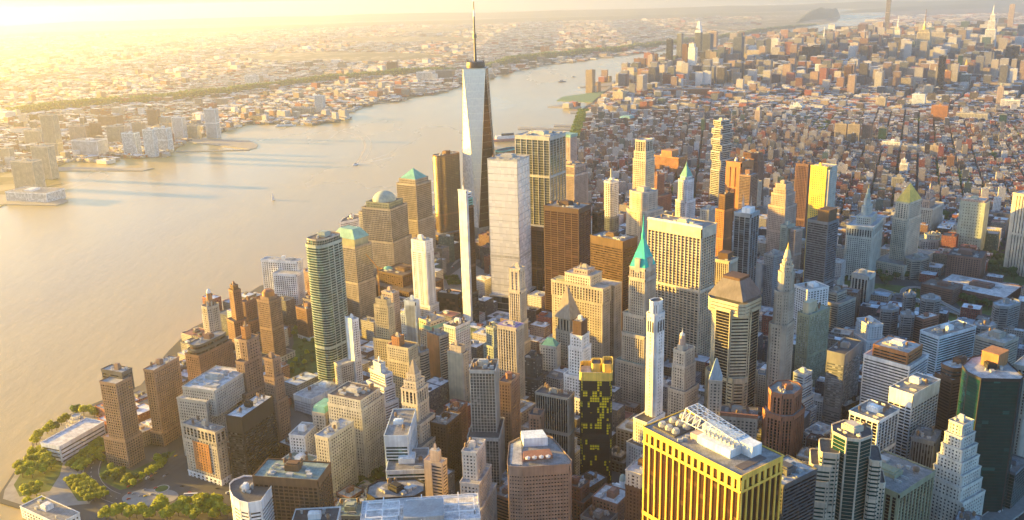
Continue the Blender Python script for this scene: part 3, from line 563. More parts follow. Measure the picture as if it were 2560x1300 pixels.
H('green copper pinnacle tower', 'white gothic tower with green copper pinnacle roof', 'i', (1343,402), (1398,412), (1447,398), h=206, wall='white', pat='v', bw=3.6, roof='green',
  tf=[(0,.42,-.4,1.4,-.4,1.7), (.4,.8,-.08,1.08,-.08,1.08), (.78,1,0,1,0,1,3), (1,1.03,.12,.88,.12,.88,3)], cf=[('pyr','pyramid_roof',1.03,1.13,.1,.9,.1,.9,.2,'copper'), ('cyl','spire',1.13,1.18,.5,.5,2.4,.15,'teal')], clutter=0)
H('white crowned hotel tower', 'very tall cream tower with open arched crown behind the curved apartment block', 'i', (1048,225), (1122,236), (1165,218), h=262, wall='cream', pat='q', bw=4.4, roof='pale',
  tf=[(0,.2,-.2,1.2,-.3,1.3), (.2,.96,-.0,1,0,1), (.96,1.02,.04,.96,.04,.96), (1.02,1.1,.1,.9,.1,.9,None,{'bw':6,'sh':.1,'pw':.3})], clutter=0, name='hotel_tower', cat='hotel')
H('rounded white apartment tower', 'white apartment tower with stepped rounded front below the very tall cream tower', 'i', (1045,470), (1110,500), (1172,470), h=196, wall='cream', glass='silver', pat='q', bw=3.6, roof='pale', tf=[(0,.82,-.15,1.1,-.15,1.25,'soft'), (.8,1,0,1,0,1,'soft')], clutter=2, **AP)
H('bare frame tower', 'tower under construction with bare white frame above dark glass floors', 'i', (848,412), (895,424), (926,408), h=188, wall='white', glass='dark', pat='q', bw=5, pw=.14, sh=.3, ch='soft', roof='pale', tf=[(0,.6,-.05,1.05,-.05,1.05,'soft',{'glass':'blue','wall':'slate'}), (.6,1,0,1,0,1,'soft',{'glass':'silver'})], cf=[('cyl','hoist_mast',1,1.14,.5,.5,3,2.4,'steel')], clutter=1)
H('orange brick stepped tower', 'orange brick tower stepping down behind the rounded white apartments', 'i', (1162,372), (1200,380), (1232,365), h=128, wall='rust', glass='bronze', pat='p', roof='brown', tf=[(0,.62,-.9,1.1,-.9,1.2), (.6,1,0,1,0,1)], clutter=2)
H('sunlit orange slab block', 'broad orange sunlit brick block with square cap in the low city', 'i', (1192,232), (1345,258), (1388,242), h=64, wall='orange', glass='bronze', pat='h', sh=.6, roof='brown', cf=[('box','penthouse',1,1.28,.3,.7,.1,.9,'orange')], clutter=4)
H('stacked slab tower', 'tall tower of stacked shifted floor slabs rising from the low city', 't', (1632,600), (1700,612), (1770,595), h=222, wall='lime', glass='dark', pat='H', sh=.34, ds=1.6, top=2, fh=4.8, roof='pale', clutter=1, tf=[(0,.12,0,1,0,1), (.12,.5,.02,1.03,-.03,.98), (.5,.62,-.05,.97,.02,1.04), (.62,.72,.04,1.05,-.05,.97), (.72,.8,-.06,.95,.04,1.06), (.8,.87,.05,1.07,-.06,.95), (.87,.93,-.06,.95,.03,1.06), (.93,.985,.04,1.04,-.06,.94), (.985,1.03,-.04,.86,.06,1.0), (1.03,1.08,.1,.95,.0,.85)], **AP)
H('windowless orange slab', 'windowless orange brown tower with flanged vertical shafts', 'k', (438,78), (562,88), (682,66), h=168, wall='orange', glass='wine', pat='V', bw=16, pw=.55, sh=.9, dp=3, ds=1, top=12, roof='brown', clutter=4, cf=[('dome','satellite_dish',1,1.05,.6,.3,4,'white'), ('dome','satellite_dish',1,1.05,.35,.6,4,'white')])
H('brick cross tower', 'large red brick tower with stepped corners behind the windowless tower', 'k', (572,8), (700,14), (762,0), h=150, wall='brick', glass='bronze', pat='w', roof='brown', tf=[(0,.86,-.06,1.1,-.1,1.1), (.84,1,0,1,0,1)], clutter=3, **AP)
H('pink striped slim tower', 'slim pink and brown striped tower before the windowless tower', 'k', (555,182), (638,194), (682,172), h=142, wall='brick2', glass='dark', pat='h', sh=.45, roof='pale', cf=[('box','penthouse',1,1.08,.3,.7,.3,.7,'brick')], clutter=1, **AP)
H('slim tan tower', 'slim tan tower with rounded cap next to the pink striped tower', 'k', (668,240), (698,246), (720,236), h=112, wall='cream', glass='dark', pat='w', roof='pale', clutter=1, **AP)
H('pink setback office', 'pink stone office with rounded stepped top and gridded front', 'k', (795,338), (925,350), (1032,332), h=166, wall='pink', glass='silver', pat='p', bw=3.6, roof='brown', tf=[(0,.85,-.08,1.12,-.1,1.1), (.8,1,0,1,0,1), (1,1.06,.08,.92,.08,.92), (1.06,1.12,.16,.84,.16,.84,None,{'sh':.8})], clutter=1)
H('brown backed tower', 'dark red brown ribbed slab behind the bright yellow tower', 'k', (1003,98), (1110,104), (1150,94), h=190, wall='brick', glass='wine', pat='v', bw=3.5, roof='brown', clutter=1, **AP)
H('bright yellow tower', 'tall tower with one face coloured sunset yellow and a rippled grey side', 'k', (1128,112), (1278,128), (1345,108), h=262, wall='yellow', glass='silver', pat='p', bw=3.6, pw=.6, sh=.5, roof='pale', tf=[(0,1,.12,1,0,.35), (0,1,0,.98,.3,1,None,{'wall':'lime'}), (0,.98,-.02,.15,.05,1,None,{'wall':'lime'})], clutter=2, **AP)  # yellow face of a grey steel tower, sunset painted into the wall colour
H('grey twin notch block', 'grey apartment block with a pale front and a dark notch between its wings', 'k', (890,592), (935,604), (990,586), h=112, wall='greenish', glass='dark', pat='v', roof='green', tf=[(0,1,0,1,0,1), (0,.94,-1.0,-.2,.3,1.2,None,{'wall':'pink'})], clutter=1, **AP)
H('white terraced office', 'low white office with banded floors behind the grey notch block', 'k', (690,700), (850,722), (870,700), h=46, wall='bluew', glass='dark', pat='h', sh=.55, roof='pale', clutter=3)
H('colonnaded municipal block', 'pale stone civic block with colonnade and tiered tower topped by a gold figure', 'm', (165,428), (360,446), (470,372), h=112, wall=(.50,.52,.46), pat='p', bw=4, roof='blue',
  tf=[(0,.13,-.03,1.03,-.03,1.03,None,{'bw':7,'sh':.1,'pw':.4}), (.12,.82,0,1,0,1), (.82,1,0,1,0,1,None,{'bw':5,'sh':.05,'pw':.4,'top':5}), (1,1.14,.2,.75,.25,.8), (1.14,1.3,.35,.65,.35,.7,5), (1.3,1.42,.4,.6,.42,.62,4)],
  cf=[('cyl','drum',1.42,1.52,.5,.52,5,4.2,'greenish'), ('cyl','drum',1.52,1.6,.5,.52,3,2.6,'greenish'), ('cyl','statue',1.6,1.7,.5,.52,.9,.3,'gold')], clutter=1, **MB_)
H('golden pyramid courthouse', 'courthouse tower with golden pyramid roof and gold lit front', 'm', (540,245), (632,262), (688,225), h=148, wall='cream', pat='p', bw=3.8, roof='mid', tf=[(0,.2,-.7,1.7,-.7,1.9), (.15,.78,-.06,1.06,-.06,1.06), (.78,1,0,1,0,1,None,{'bw':5,'sh':.3})], cf=[('pyr','pyramid_roof',1.0,1.24,-.02,1.02,-.02,1.02,.02,'gold')], clutter=0, **MB_)
H('hexagonal courthouse', 'low six sided stone courthouse with colonnade and mint roof', 'm', (645,510), (780,550), (945,510), h=28, wall='lime', pat='v', bw=5, pw=.5, roof='green', tf=[(0,1,0,1,0,1,28), (1,1.3,.25,.75,.25,.75,10)], clutter=5, **MB_)
H('stone block with tapering tower', 'ribbed stone block with pink stepped tower on its roof', 'm', (690,290), (800,305), (866,255), h=72, wall='lime', pat='v', bw=5, roof='mid', tf=[(0,1,0,1,0,1), (1,1.25,.3,.75,.1,.6,None,{'wall':'pink'}), (1.25,1.5,.4,.65,.22,.5,None,{'wall':'pink'})], cf=[('cyl','spire',1.5,1.75,.52,.36,3.5,1.2,'pink')], clutter=1, **MB_)
H('punched grey slab', 'broad pale grey slab with scattered rows of small windows', 'm', (1005,235), (1190,246), (1256,228), h=124, wall='greenish', glass='dark', pat='p', bw=5.5, pw=.62, sh=.72, fh=6.5, roof='pale', tf=[(0,.96,-.04,1.0,-.04,1.04), (.96,1,.03,.97,.03,.97,None,{'wall':'pink'})], clutter=3)
H('brown brick cube', 'square brown brick cube with grid windows and pale roof by the ramps', 'm', (915,640), (1165,672), (1202,618), h=58, wall='brick', glass='wine', pat='q', bw=4.6, pw=.5, roof='dark', tf=[(0,.15,.06,.94,.06,.94), (.15,1,0,1,0,1)], clutter=6)
H('low brown school', 'low brown brick terrace with white wedge roofs behind the expressway ramps', 'm', (885,835), (1335,965), (1345,860), h=22, wall='brick', glass='wine', pat='h', sh=.75, roof='white', clutter=4)
H('low pink terrace', 'low brown terrace with a tan roof at the ramp loop', 'm', (735,850), (950,905), (1000,860), h=30, wall='brick', glass='wine', pat='h', sh=.7, roof='brown', clutter=2)
H('dark ribbed slab with blank side', 'dark ribbed small tower with pale blank side wall before the civic block', 'm', (205,785), (330,805), (382,772), h=84, wall='lime', glass='ink', pat='v', bw=6, pw=.35, sh=.05, dp=1, roof='pale', clutter=3, top=6)
H('octagonal civic office', 'low grey octagonal office with deep window bands by the trees', 'm', (578,660), (690,690), (790,650), h=42, wall='stone', glass='dark', pat='h', roof='mid', tf=[(0,1,0,1,0,1,12)], clutter=2)
for lab, fr, L, N, R in (('grey banded apartment tower with eight sided roof beside the ramp loop', 'm', (568,935), (640,952), (700,925)), ('broader grey banded apartment tower joined behind the ramp loop tower', 'm', (700,950), (790,985), (872,955)),
                  ('low grey banded apartment tower before the ramp loop pair', 'm', (395,1030), (470,1060), (575,1030)), ('grey banded apartment tower next to the orange lit brick block', 'm', (545,1070), (625,1100), (685,1075)),
                  ('grey banded apartment tower nearest the white striped exchange', 'm', (1242,1000), (1340,1035), (1420,975)), ('wide grey banded apartment block with blue pool roof', 'm', (1080,1150), (1200,1185), (1300,1150))):
    H('banded apartment tower', lab, fr, L, N, R, h=82, wall='grey', glass='dark', pat='h', sh=.45, roof='blue', ch=9, clutter=4, group='grey banded apartment towers', **AP)
H('orange lit brick block', 'brown brick block with one vertical orange sunlit patch', 'm', (668,1098), (735,1120), (850,1090), h=78, wall='brick', glass='wine', pat='h', sh=.5, roof='white', clutter=3)
H('teal banded office', 'long teal banded office with roof plant', 'm', (720,1200), (850,1250), (1100,1165), h=86, wall='bluew', glass='green', pat='h', sh=.42, roof='mid', clutter=6)
H('wide grey roofed office', 'wide grey office with screened rooftop plant near the long teal office', 'm', (1110,1245), (1330,1300), (1458,1258), h=88, wall='stone', glass='dark', pat='h', sh=.6, roof='pale', clutter=7)
H('white stepped building with tank', 'small white stepped building among the low blocks behind the stepped grey office', 'm', (265,1110), (330,1165), (425,1150), h=72, wall='white', glass='dark', pat='p', bw=4.5, roof='pale', tf=[(0,.7,-.3,1.2,-.3,1.2), (.65,1,0,1,0,1)], clutter=3)
H('stepped grey office', 'grey stepped office beside the charcoal lit window tower', 'm', (10,915), (110,945), (190,900), h=92, wall='stone', glass='dark', pat='h', roof='mid', tf=[(0,.85,-.1,1.1,-.1,1.2), (.8,1,.3,1,.2,.9)], clutter=3)
H('white striped exchange', 'tall pale exchange with narrow black window stripes at the bridge end', 'u', (2548,480), (2640,500), (2700,470), h=165, wall='cream', glass='ink', pat='v', bw=6, pw=.7, sh=0, dp=1.2, roof='pale', clutter=2)
# --- middle blocks
H('gold shouldered tower', 'tan stone tower with gold lit stepped shoulders between white towers', 'h', (245,395), (355,412), (402,385), h=118, wall='straw', pat='p', bw=3.8, roof='brown', tf=[(0,.55,-.5,1.1,-.3,1.2), (.5,1,0,1,0,1), (1,1.08,.1,.9,.1,.8,None,{'sh':.8})], clutter=1)
H('pink square tower', 'pale pink square tower behind the gold shouldered tower', 'h', (305,290), (398,308), (446,288), h=102, wall='pink', glass='silver', pat='q', bw=4, roof='pale', clutter=4)
H('white blank slab with crane', 'white slab with tall blank wall split by one dark joint', 'h', (495,362), (578,374), (606,355), h=118, wall='bluew', glass='ink', pat='V', bw=30, pw=.93, sh=0, roof='pale', tf=[(0,1,0,1,0,1), (0,.8,1.0,1.45,.0,.8,None,{'pat':'q','glass':'silver'})], clutter=2)
H('black box by the memorial', 'black glass box office with pale fan roof beside the memorial trees', 'h', (755,300), (925,318), (958,298), h=72, wall='black', glass='bronze', pat='c', top=8, roof='pale', clutter=5)
H('green trimmed twin office', 'white gridded office with green cornice and dark roof clutter', 'h', (808,560), (905,582), (1030,532), h=104, wall='white', glass='dark', pat='q', bw=4, roof='dark', cf=[('box','cornice',.9,.95,-.015,1.015,-.012,1.012,'copper')], clutter=5)
H('green trimmed wing', 'white classical wing with green eaves beside the green corniced office', 'h', (622,505), (700,540), (805,495), h=92, wall='cream', glass='dark', pat='q', roof='pale', cf=[('box','cornice',.86,.92,-.02,1.02,-.02,1.02,'teal')], clutter=6)
H('blank orange wall tower', 'tower with a blank bright orange wall and curved dark banded flank', 'h', (640,640), (772,658), (866,642), h=106, wall='stone', glass='dark', pat='h', sh=.5, roof='mid', tf=[(0,1,0,1,0,1), ], cf=[('box','blank_wall',.0,1.01,0,1,-.06,-.025,'orange')], clutter=3)
H('pale yellow end wall tower', 'tan tower with broad pale yellow end wall', 'h', (832,782), (968,800), (1015,775), h=96, wall='cream', glass='dark', pat='p', bw=4.4, roof='brown', tf=[(0,1,0,1,0,1), (1,1.1,.15,.85,.1,.8,None,{'sh':.9})], cf=[('box','blank_wall',.0,.99,.08,1,-.06,-.03,'straw')], clutter=2)
H('grey rounded band tower', 'grey tower with rounded banded corner between gold and orange buildings', 'h', (566,772), (620,795), (692,762), h=88, wall='stone', glass='dark', pat='h', sh=.5, ch='soft', roof='blue', clutter=2)
H('gold ornate block', 'gold lit ornate masonry block with raised centre', 'h', (345,725), (522,755), (602,712), h=104, wall='straw', glass='dark', pat='p', bw=3.6, roof='brown', tf=[(0,.8,-.02,1.02,-.02,1.1), (.8,1,0,1,0,1), (1,1.12,.45,.8,.1,.6,None,{'wall':'orange','sh':.8})], clutter=2)
H('white stepped office', 'white stepped office with ribbon windows behind the tunnel garage', 'b', (1058,195), (1190,232), (1248,215), h=82, wall='white', glass='wine', pat='h', sh=.55, bw=4, pw=.0, roof='pale', tf=[(0,.55,-.25,1.1,-.9,1.1), (.5,.8,-.1,1.05,-.45,1.05), (.78,1,0,1,0,1), (1,1.16,.3,.8,.1,.7,None,{'sh':.9,'wall':'bluew'})], clutter=2)
H('tunnel garage', 'long low garage with flat grey roof and blue side wall', 'b', (505,380), (640,412), (960,265), h=26, wall='bluew', glass='blue', pat='h', sh=.8, top=6, roof='blue', clutter=2, name='parking_garage', cat='garage')
H('mansard hotel', 'beige block with mint mansard top next to the tunnel garage', 'b', (655,502), (745,520), (832,450), h=84, wall='sand', pat='p', bw=4, roof='green', tf=[(0,1,0,1,0,1)], cf=[('pyr','mansard_roof',1,1.1,-.01,1.01,-.01,1.01,.82,'copper')], clutter=3, **MB_)
H('white classical corner block', 'white classical block with pale roof facing the avenue before the mansard block', 'b', (486,668), (595,684), (676,592), h=66, wall='white', pat='p', bw=4.4, roof='pale', clutter=3, **MB_)
H('low green roofed customs office', 'low white building with mint roofs at the foot of the long stone building', 'b', (420,860), (600,905), (700,840), h=44, wall='white', pat='q', roof='green', clutter=3, **MB_)
H('long stone front building', 'long pale stone building with dense windows along the green square', 'b', (664,683), (770,700), (985,582), h=92, wall='lime', pat='p', bw=3.8, pw=.5, roof='blue', clutter=5, **MB_)
H('long stone rear building', 'taller stone building with brown setback roof continuing the long pale front', 'b', (735,395), (1010,425), (1188,335), h=112, wall='lime', pat='p', bw=3.8, roof='brown', tf=[(0,.9,.0,1.0,0,1.15), (.9,1,.02,.98,.02,1)], clutter=6, **MB_)
H('lantern pyramid office', 'stone tower with colonnade and small stepped pyramid top beside the teal banded glass office', 'b', (1312,325), (1425,350), (1500,292), h=128, wall='cream', pat='p', bw=4, roof='mid', tf=[(0,.52,-.6,1.1,-1.1,1.3), (.45,.7,-.3,1.05,-.35,1.05), (.6,.86,0,1,0,1), (.86,1,.0,1,.0,1,None,{'bw':5,'sh':.05,'pw':.4}), (1,1.07,.12,.88,.12,.88), (1.07,1.13,.24,.76,.24,.76)],
  cf=[('pyr','pyramid_roof',1.13,1.26,.28,.72,.28,.72,.15,'tan')], clutter=0)
H('green banded office', 'modern office with teal glass bands and long roof trough', 'b', (1186,678), (1356,680), (1396,485), h=110, wall='bluew', glass='green', pat='h', sh=.35, top=12, roof='mid', clutter=3)
H('green banded podium', 'lower teal glass wing in front of the teal banded office', 'b', (1205,925), (1488,932), (1475,775), h=80, wall='bluew', glass='green', pat='h', sh=.35, roof='mid', clutter=3)
H('black octagonal office', 'black office with chamfered corners and sunken roof court', 'b', (1058,1138), (1470,1122), (1470,1000), h=96, wall='black', glass='ink', pat='V', bw=4, pw=.3, sh=.2, top=12, ch=9, roof='mid', clutter=6)
H('slim peach tower', 'slim tower with blank peach wall and dark striped middle', 'b', (1480,858), (1610,885), (1642,852), h=104, wall='pink', glass='dark', pat='h', sh=.5, roof='pale', tf=[(0,1,.0,.98,0,1), (0,.99,.58,1.0,-.12,.1,None,{'solid':1}), (1,1.12,.2,.7,.1,.7,None,{'solid':1})], clutter=1, **AP)
H('brown framed corner office', 'dark brown office with open framed roof terrace and plant beside the round fronted office', 'b', (230,965), (690,1012), (770,882), h=128, wall='umber', glass='wine', pat='m', bw=5, pw=.25, sh=.4, top=7, roof='green', clutter=7)
WR = H('white roofed office', 'broad office with pale blue roof at the near edge of the city', 'b', (1010,1330), (1890,1290), (1855,1112), h=104, wall='white', glass='blue', pat='h', sh=.5, roof='white', clutter=0)
H('low office with white roof rim', 'low dark office whose roof has a white rim before the brown framed office', 'b', (505,1320), (830,1330), (826,1212), h=100, wall='white', glass='dark', pat='g', roof='dark', clutter=3)
H('low green terrace block', 'low block with mint roof terraces behind the white roofed office', 'b', (815,1260), (1000,1275), (1025,1152), h=58, wall='greenish', glass='dark', pat='q', roof='green', clutter=5)
H('dark red brick office', 'dark brick office block behind the lantern pyramid office', 'b', (1530,575), (1642,605), (1730,512), h=84, wall='brown', glass='wine', pat='p', roof='mid', clutter=6)
H('brick block with tall parapet', 'brown brick block with pale roof beside the grey ribbed tower', 'b', (1640,490), (1715,505), (1790,430), h=80, wall='brick', glass='wine', pat='p', roof='brown', clutter=5)
H('grey ribbed tower', 'grey glass tower with white vertical mullions and black roof plant', 'c', (100,200), (285,200), (320,118), h=158, wall='lime', glass='silver', pat='v', bw=3.6, pw=.16, sh=.12, dp=.6, top=3, roof='dark', tf=[(0,.52,-.15,1.1,-.5,1.1), (.5,1,0,1,0,1)], clutter=8)
H('white ziggurat hotel', 'white stepped masonry tower with cluttered top beside the brown banded office', 'c', (45,795), (150,808), (212,712), h=122, wall=(.62,.57,.50), pat='p', bw=4.2, roof='pale', tf=[(0,.55,-.5,1.05,-.6,1.3), (.5,.75,-.28,1.02,-.3,1.15), (.7,1,0,1,0,1)], clutter=6)
H('rust topped slim block', 'slim brown block with round rust coloured roof tank', 'c', (325,272), (402,292), (432,222), h=124, wall='brick2', glass='wine', pat='p', roof='brown', cf=[('cyl','water_tank',1,1.06,.5,.5,4,4,'rust')], clutter=2)
H('gold purple rimmed tower', 'gold lit stone tower with purple roof rim', 'h', (1250,562), (1398,590), (1455,552), h=148, wall='sand', pat='v', bw=3.8, roof='pale', tf=[(0,.3,-.25,1.1,-.4,1.1,None,{'wall':'umber'}), (.25,1,0,1,0,1)], cf=[('box','roof_rim',.985,1.005,-.03,1.03,-.03,1.03,(.25,.18,.38))], clutter=5)
H('round grid glass tower', 'pale green gridded tower with rounded corner beside the gold purple rimmed tower', 'h', (1168,572), (1215,592), (1252,566), h=108, wall='greenish', glass='silver', pat='q', bw=5, roof='pale', tf=[(0,.75,-.1,1.3,-.2,1.1), (.7,1,0,1,0,1)], clutter=3)
H('green ribbed dish block', 'dark office with fine pale ribs and two white round roof fans', 'c', (565,402), (826,404), (905,372), h=124, wall='stone', glass='ink', pat='v', bw=2.8, pw=.22, sh=0, dp=.8, roof='dark', top=2, clutter=7)
H('ornate brown crown tower', 'small ornate brown tower with open stone crown', 'c', (540,525), (620,532), (650,490), h=112, wall='brick2', pat='v', bw=4, roof='dark', tf=[(0,.72,-.3,1.3,-.3,1.3), (.7,1,0,1,0,1)], clutter=1)
BY = H('black and yellow tower', 'black tower scattered with yellow windows under a bright yellow roof rim', 'c', (918,262), (1152,250), (1190,165), h=150, wall='black', glass='patch', pat='q', bw=2.7, fh=3.3, pw=.16, sh=.2, dp=.3, ds=.25, roof='pale', top=1, clutter=0, tf=[(0,1,0,1,0,1,3)], **AP)
def rim_crown():
    root, base, pt = BY; ym = wall_mat(COL['gold'])
    for nm, u0, u1, v0, v1, z0, z1, six in (('rim_wall', -.02, 1.02, -.02, 1.02, 146, 156, 0), ('crown_ring', .32, .66, .45, 1.0, 150, 160, 1), ('crown_ring', -.03, .3, .3, 1.02, 150, 162, 1)):
        mb = MB(); p = ccw([pt(u0, v0), pt(u1, v0), pt(u1, v1), pt(u0, v1)]); p = chamfer(p, 2.2 if six else 2.5); q = offset(p, -.9); n = len(p)
        for i in range(n):
            j = (i+1)%n; mb.face([(*p[i], z0), (*p[j], z0), (*p[j], z1), (*p[i], z1)]); mb.face([(*q[j], z0), (*q[i], z0), (*q[i], z1), (*q[j], z1)]); mb.face([(*p[i], z1), (*p[j], z1), (*q[j], z1), (*q[i], z1)])
        mb.build(nm, ym, root, base)
        if six: mb = MB(); mb.prism(offset(p, -2.2), z0, z0+8); mb.build('roof_unit', roof_mat(ROOFC['dark']), root, base)
rim_crown()
BB = polybuilding('brown banded office', 'broad brown stone office with chamfered corners and row upon row of slot windows', 'c', [(385,880), (388,908), (490,917), (835,893), (850,868), (705,695), (655,682), (470,700), (398,738)], 126, wall='bandbrown', glass='ink', pat='p', roof='mid', clutter=0, bw=3.0, pw=.42, sh=.62, fh=4, dp=.7, ds=.6, top=8)
def bb_top():
    root, base, po = BB; cm = wall_mat(COL['bluew'])
    def onroof(nm, pts, z0, z1, m): mb = MB(); p = ccw([(lambda v: (v.x, v.y))(at(*px('c', q), 126)) for q in pts]); mb.prism(p, z0, z1); mb.build(nm, m, root, base)
    onroof('cooling_tower', [(500,760), (680,750), (640,690), (480,700)], 125.9, 135, cm); onroof('fan_deck', [(500,870), (715,845), (690,800), (495,818)], 125.9, 130, wall_mat(COL['rust']))
    onroof('roof_walk', [(400,890), (490,900), (480,720), (405,745)], 125.9, 127, roof_mat(ROOFC['pale']))
    for k in range(4):
        c = at(*px('c', (530+k*50, 848-k*4)), 130); mb = MB(); mb.prism(ring(c.x, c.y, 2.3, 14), 130, 131.5); mb.beam((c.x-2.6, c.y, 131.6), (c.x+2.6, c.y, 131.6), .5); mb.beam((c.x, c.y-2.6, 131.6), (c.x, c.y+2.6, 131.6), .5); mb.build('cooling_fan', plain_mat((.7,.69,.66), .5), root, base)
bb_top()
H('green domed corner house', 'narrow striped block with a small green onion dome', 'c', (1112,1085), (1215,1122), (1256,1062), h=52, wall='white', glass='dark', pat='h', roof='pale', cf=[('cyl','drum',1,1.2,.25,.8,4,3.5,'white'), ('dome','dome',1.2,1.34,.25,.8,3.6,'greenish')], clutter=3)
H('brick arcade top office', 'dark brick office with white arcaded top band behind the yellow framed slab', 'c', (1262,925), (1365,965), (1460,850), h=118, wall='brown', glass='wine', pat='p', roof='pale', tf=[(0,.86,0,1,0,1), (.86,1,0,1,0,1,None,{'wall':'lime','bw':5})], clutter=3)
H('low dark l block', 'low dark block with pale blue roofs in the canyon beside the brown banded office', 'c', (870,1010), (985,1065), (1105,985), h=42, wall='brown', glass='dark', pat='p', roof='blue', clutter=4)
YS = H('yellow framed slab', 'huge slab with frame coloured sunlit yellow and dark recessed windows in the near city', 'd', (148,617), (865,975), (1170,828), h=200, wall='frame', glass='copper', pat='V', bw=7.2, pw=.19, sh=.0, dp=1.1, ds=.1, fh=4, roof='mid', top=1, tf=[(0,.93,0,1,0,1), (.93,1,0,1,0,1,None,{'bw':7.2,'sh':0,'pw':.42,'top':4,'base':1.5})], clutter=0)
def slab_roof():
    root, base, pt = YS; bw = wall_mat(COL['bluew']); wm = plain_mat((.78,.77,.74), .5); gm = plain_mat((.42,.42,.40), .6, .1); rnd = random.Random(4)
    def bx(nm, u0, u1, v0, v1, z0, z1, m): mb = MB(); p = ccw([pt(u0, v0), pt(u1, v0), pt(u1, v1), pt(u0, v1)]); mb.prism(p, z0, z1); mb.build(nm, m, root, base)
    bx('penthouse', .22, .55, .28, .55, 199.9, 207, bw); bx('penthouse', .12, .62, .56, .80, 199.9, 210, bw); bx('stair_house', .56, .63, .3, .5, 199.9, 206, wall_mat(COL['pink']))
    bx('equipment_deck', .72, .96, .12, .88, 199.9, 201.2, roof_mat(ROOFC['dark'])); bx('roof_grille', .05, .12, .15, .75, 199.9, 200.4, plain_mat((.12,.10,.09), .8))
    for a in range(3):
        for b in range(3):
            u, v = .76+a*.075, .24+b*.26; q = pt(u, v); mb = MB(); mb.prism(ring(*q, 3.4, 8), 201.2, 204); mb.prism(ring(*q, 2.4, 16), 204, 205.2); mb.build('cooling_fan', gm, root, base)
    for a in range(8):
        q = pt(.24+a*.04, .42); mb = MB(); mb.prism(ring(*q, .9, 10), 207, 210); mb.prism(ring(*q, 1.3, 10), 210, 210.5); mb.build('vent_stack', gm, root, base)
    for a in range(6):
        q = pt(.66+rnd.uniform(-.02, .03), .1+a*.1); mb = MB(); mb.prism([(q[0]-2, q[1]-1.5), (q[0]+2, q[1]-1.5), (q[0]+2, q[1]+1.5), (q[0]-2, q[1]+1.5)], 199.9, 202.2); mb.build('roof_unit', gm, root, base)
    mb = MB()
    def node(i, j): u = .78-i*.055; q = pt(u, .42+j*.10); return (q[0], q[1], 219-i*.95 if j else 209-i*.15)
    for j in range(5):
        for i in range(10):
            mb.beam(node(i, j), node(i+1, j), .55)
            if j < 4: mb.beam(node(i, j), node(i, j+1), .5); mb.beam(node(i, j), node(i+1, j+1), .4)
            q = node(i, j); 
            if j in (1, 4) and i % 2 == 0: mb.beam(q, (q[0], q[1], 200), .5)
        if j < 4: mb.beam(node(10, j), node(10, j+1), .5)
    mb.build('lattice_screen', wm, root, base)
slab_roof()
H('blue roofed pointed tower', 'slim tan tower with faceted blue metal roof', 'd', (636,290), (722,280), (776,246), h=118, wall='sand', pat='p', bw=4.4, roof='mid', tf=[(0,.6,-.3,1.2,-.3,1.1), (.5,1,0,1,0,1)], cf=[('pyr','blue_roof',1.0,1.22,-.02,1.02,-.02,1.02,.12,(.30,.40,.46))], clutter=0)
H('rust ribbed octagon tower', 'rust brown ribbed tower with chamfered corners and stepped base', 'd', (1040,345), (1225,392), (1352,312), h=116, wall='rust', glass='ink', pat='v', bw=5, pw=.42, sh=.2, dp=1.0, top=5, roof='mid', tf=[(0,.78,-.1,1.12,-.1,1.1,9), (.75,1,0,1,0,1,9)], clutter=5)
H('curved stone block with red eaves', 'curved stone block with red tiled roof edge', 'd', (712,545), (985,560), (1000,480), h=78, wall='stone', pat='p', bw=4.5, roof='mid', cf=[('box','tile_eaves',1,1.06,-.01,1.01,-.02,.08,'rust')], clutter=6, **MB_)
H('black louvred block', 'black louvred office with round roof tanks behind the yellow framed slab', 'd', (980,935), (1180,1048), (1402,920), h=128, wall='dgrey', glass='ink', pat='h', sh=.35, roof='pale', clutter=6)
H('blue white stepped tower', 'pale blue stepped tower behind the rust brown ribbed tower', 'd', (1262,205), (1330,232), (1372,196), h=88, wall='bluew', glass='blue', pat='h', sh=.5, roof='pale', tf=[(0,.45,-.5,1,-1.1,1.2), (.4,.65,-.3,1,-.7,1.1), (.6,.85,-.1,1,-.35,1), (.8,1,0,1,0,1)], clutter=1)
H('small white corner house', 'small white block with rooftop water tank beside the rust brown tower', 'e', (105,640), (190,690), (238,600), h=42, wall='bluew', glass='dark', pat='q', roof='pale', clutter=3)
H('green glass octagon tower', 'dark green glass octagon with stepped bands of lit orange and white balconies', 'e', (262,700), (650,728), (640,592), h=142, wall='cream', glass='teal', pat='c', pw=0, sh=.08, ds=.06, ch=12, roof='dark', top=2,
  tf=[(0,1,.12,.88,.02,1,12), (0,.88,.74,1.1,-.02,.7,2,{'pat':'H','ds':.6,'sh':.5,'fh':4.4}), (0,.78,.84,1.26,-.04,.8,2,{'pat':'H','ds':.6,'sh':.5,'fh':4.4}), (0,.66,.9,1.44,-.06,.85,2,{'pat':'H','ds':.6,'sh':.5,'fh':4.4}), (0,.5,.9,1.66,-.08,.85,2,{'pat':'H','ds':.6,'sh':.5,'fh':4.4}), (0,.84,-.08,.14,.1,.9,2,{'pat':'H','ds':.6,'sh':.5,'fh':4.4}), (0,.66,-.2,.12,.2,.9,2,{'pat':'H','ds':.6,'sh':.5,'fh':4.4})], clutter=8, name='glass_tower', cat='glass tower')
H('white ribbed box tower', 'box tower with white vertical ribs on dark glass', 'e', (427,498), (640,572), (790,490), h=112, wall='white', glass='ink', pat='V', bw=7, pw=.14, sh=.15, dp=1, top=3, roof='mid', clutter=6)
H('white windowed slab', 'crisp white tower with blank top band and wide dark windows', 'e', (722,322), (895,378), (1096,268), h=122, wall='white', glass='ink', pat='q', bw=7, pw=.12, sh=.42, top=16, roof='mid', clutter=4)
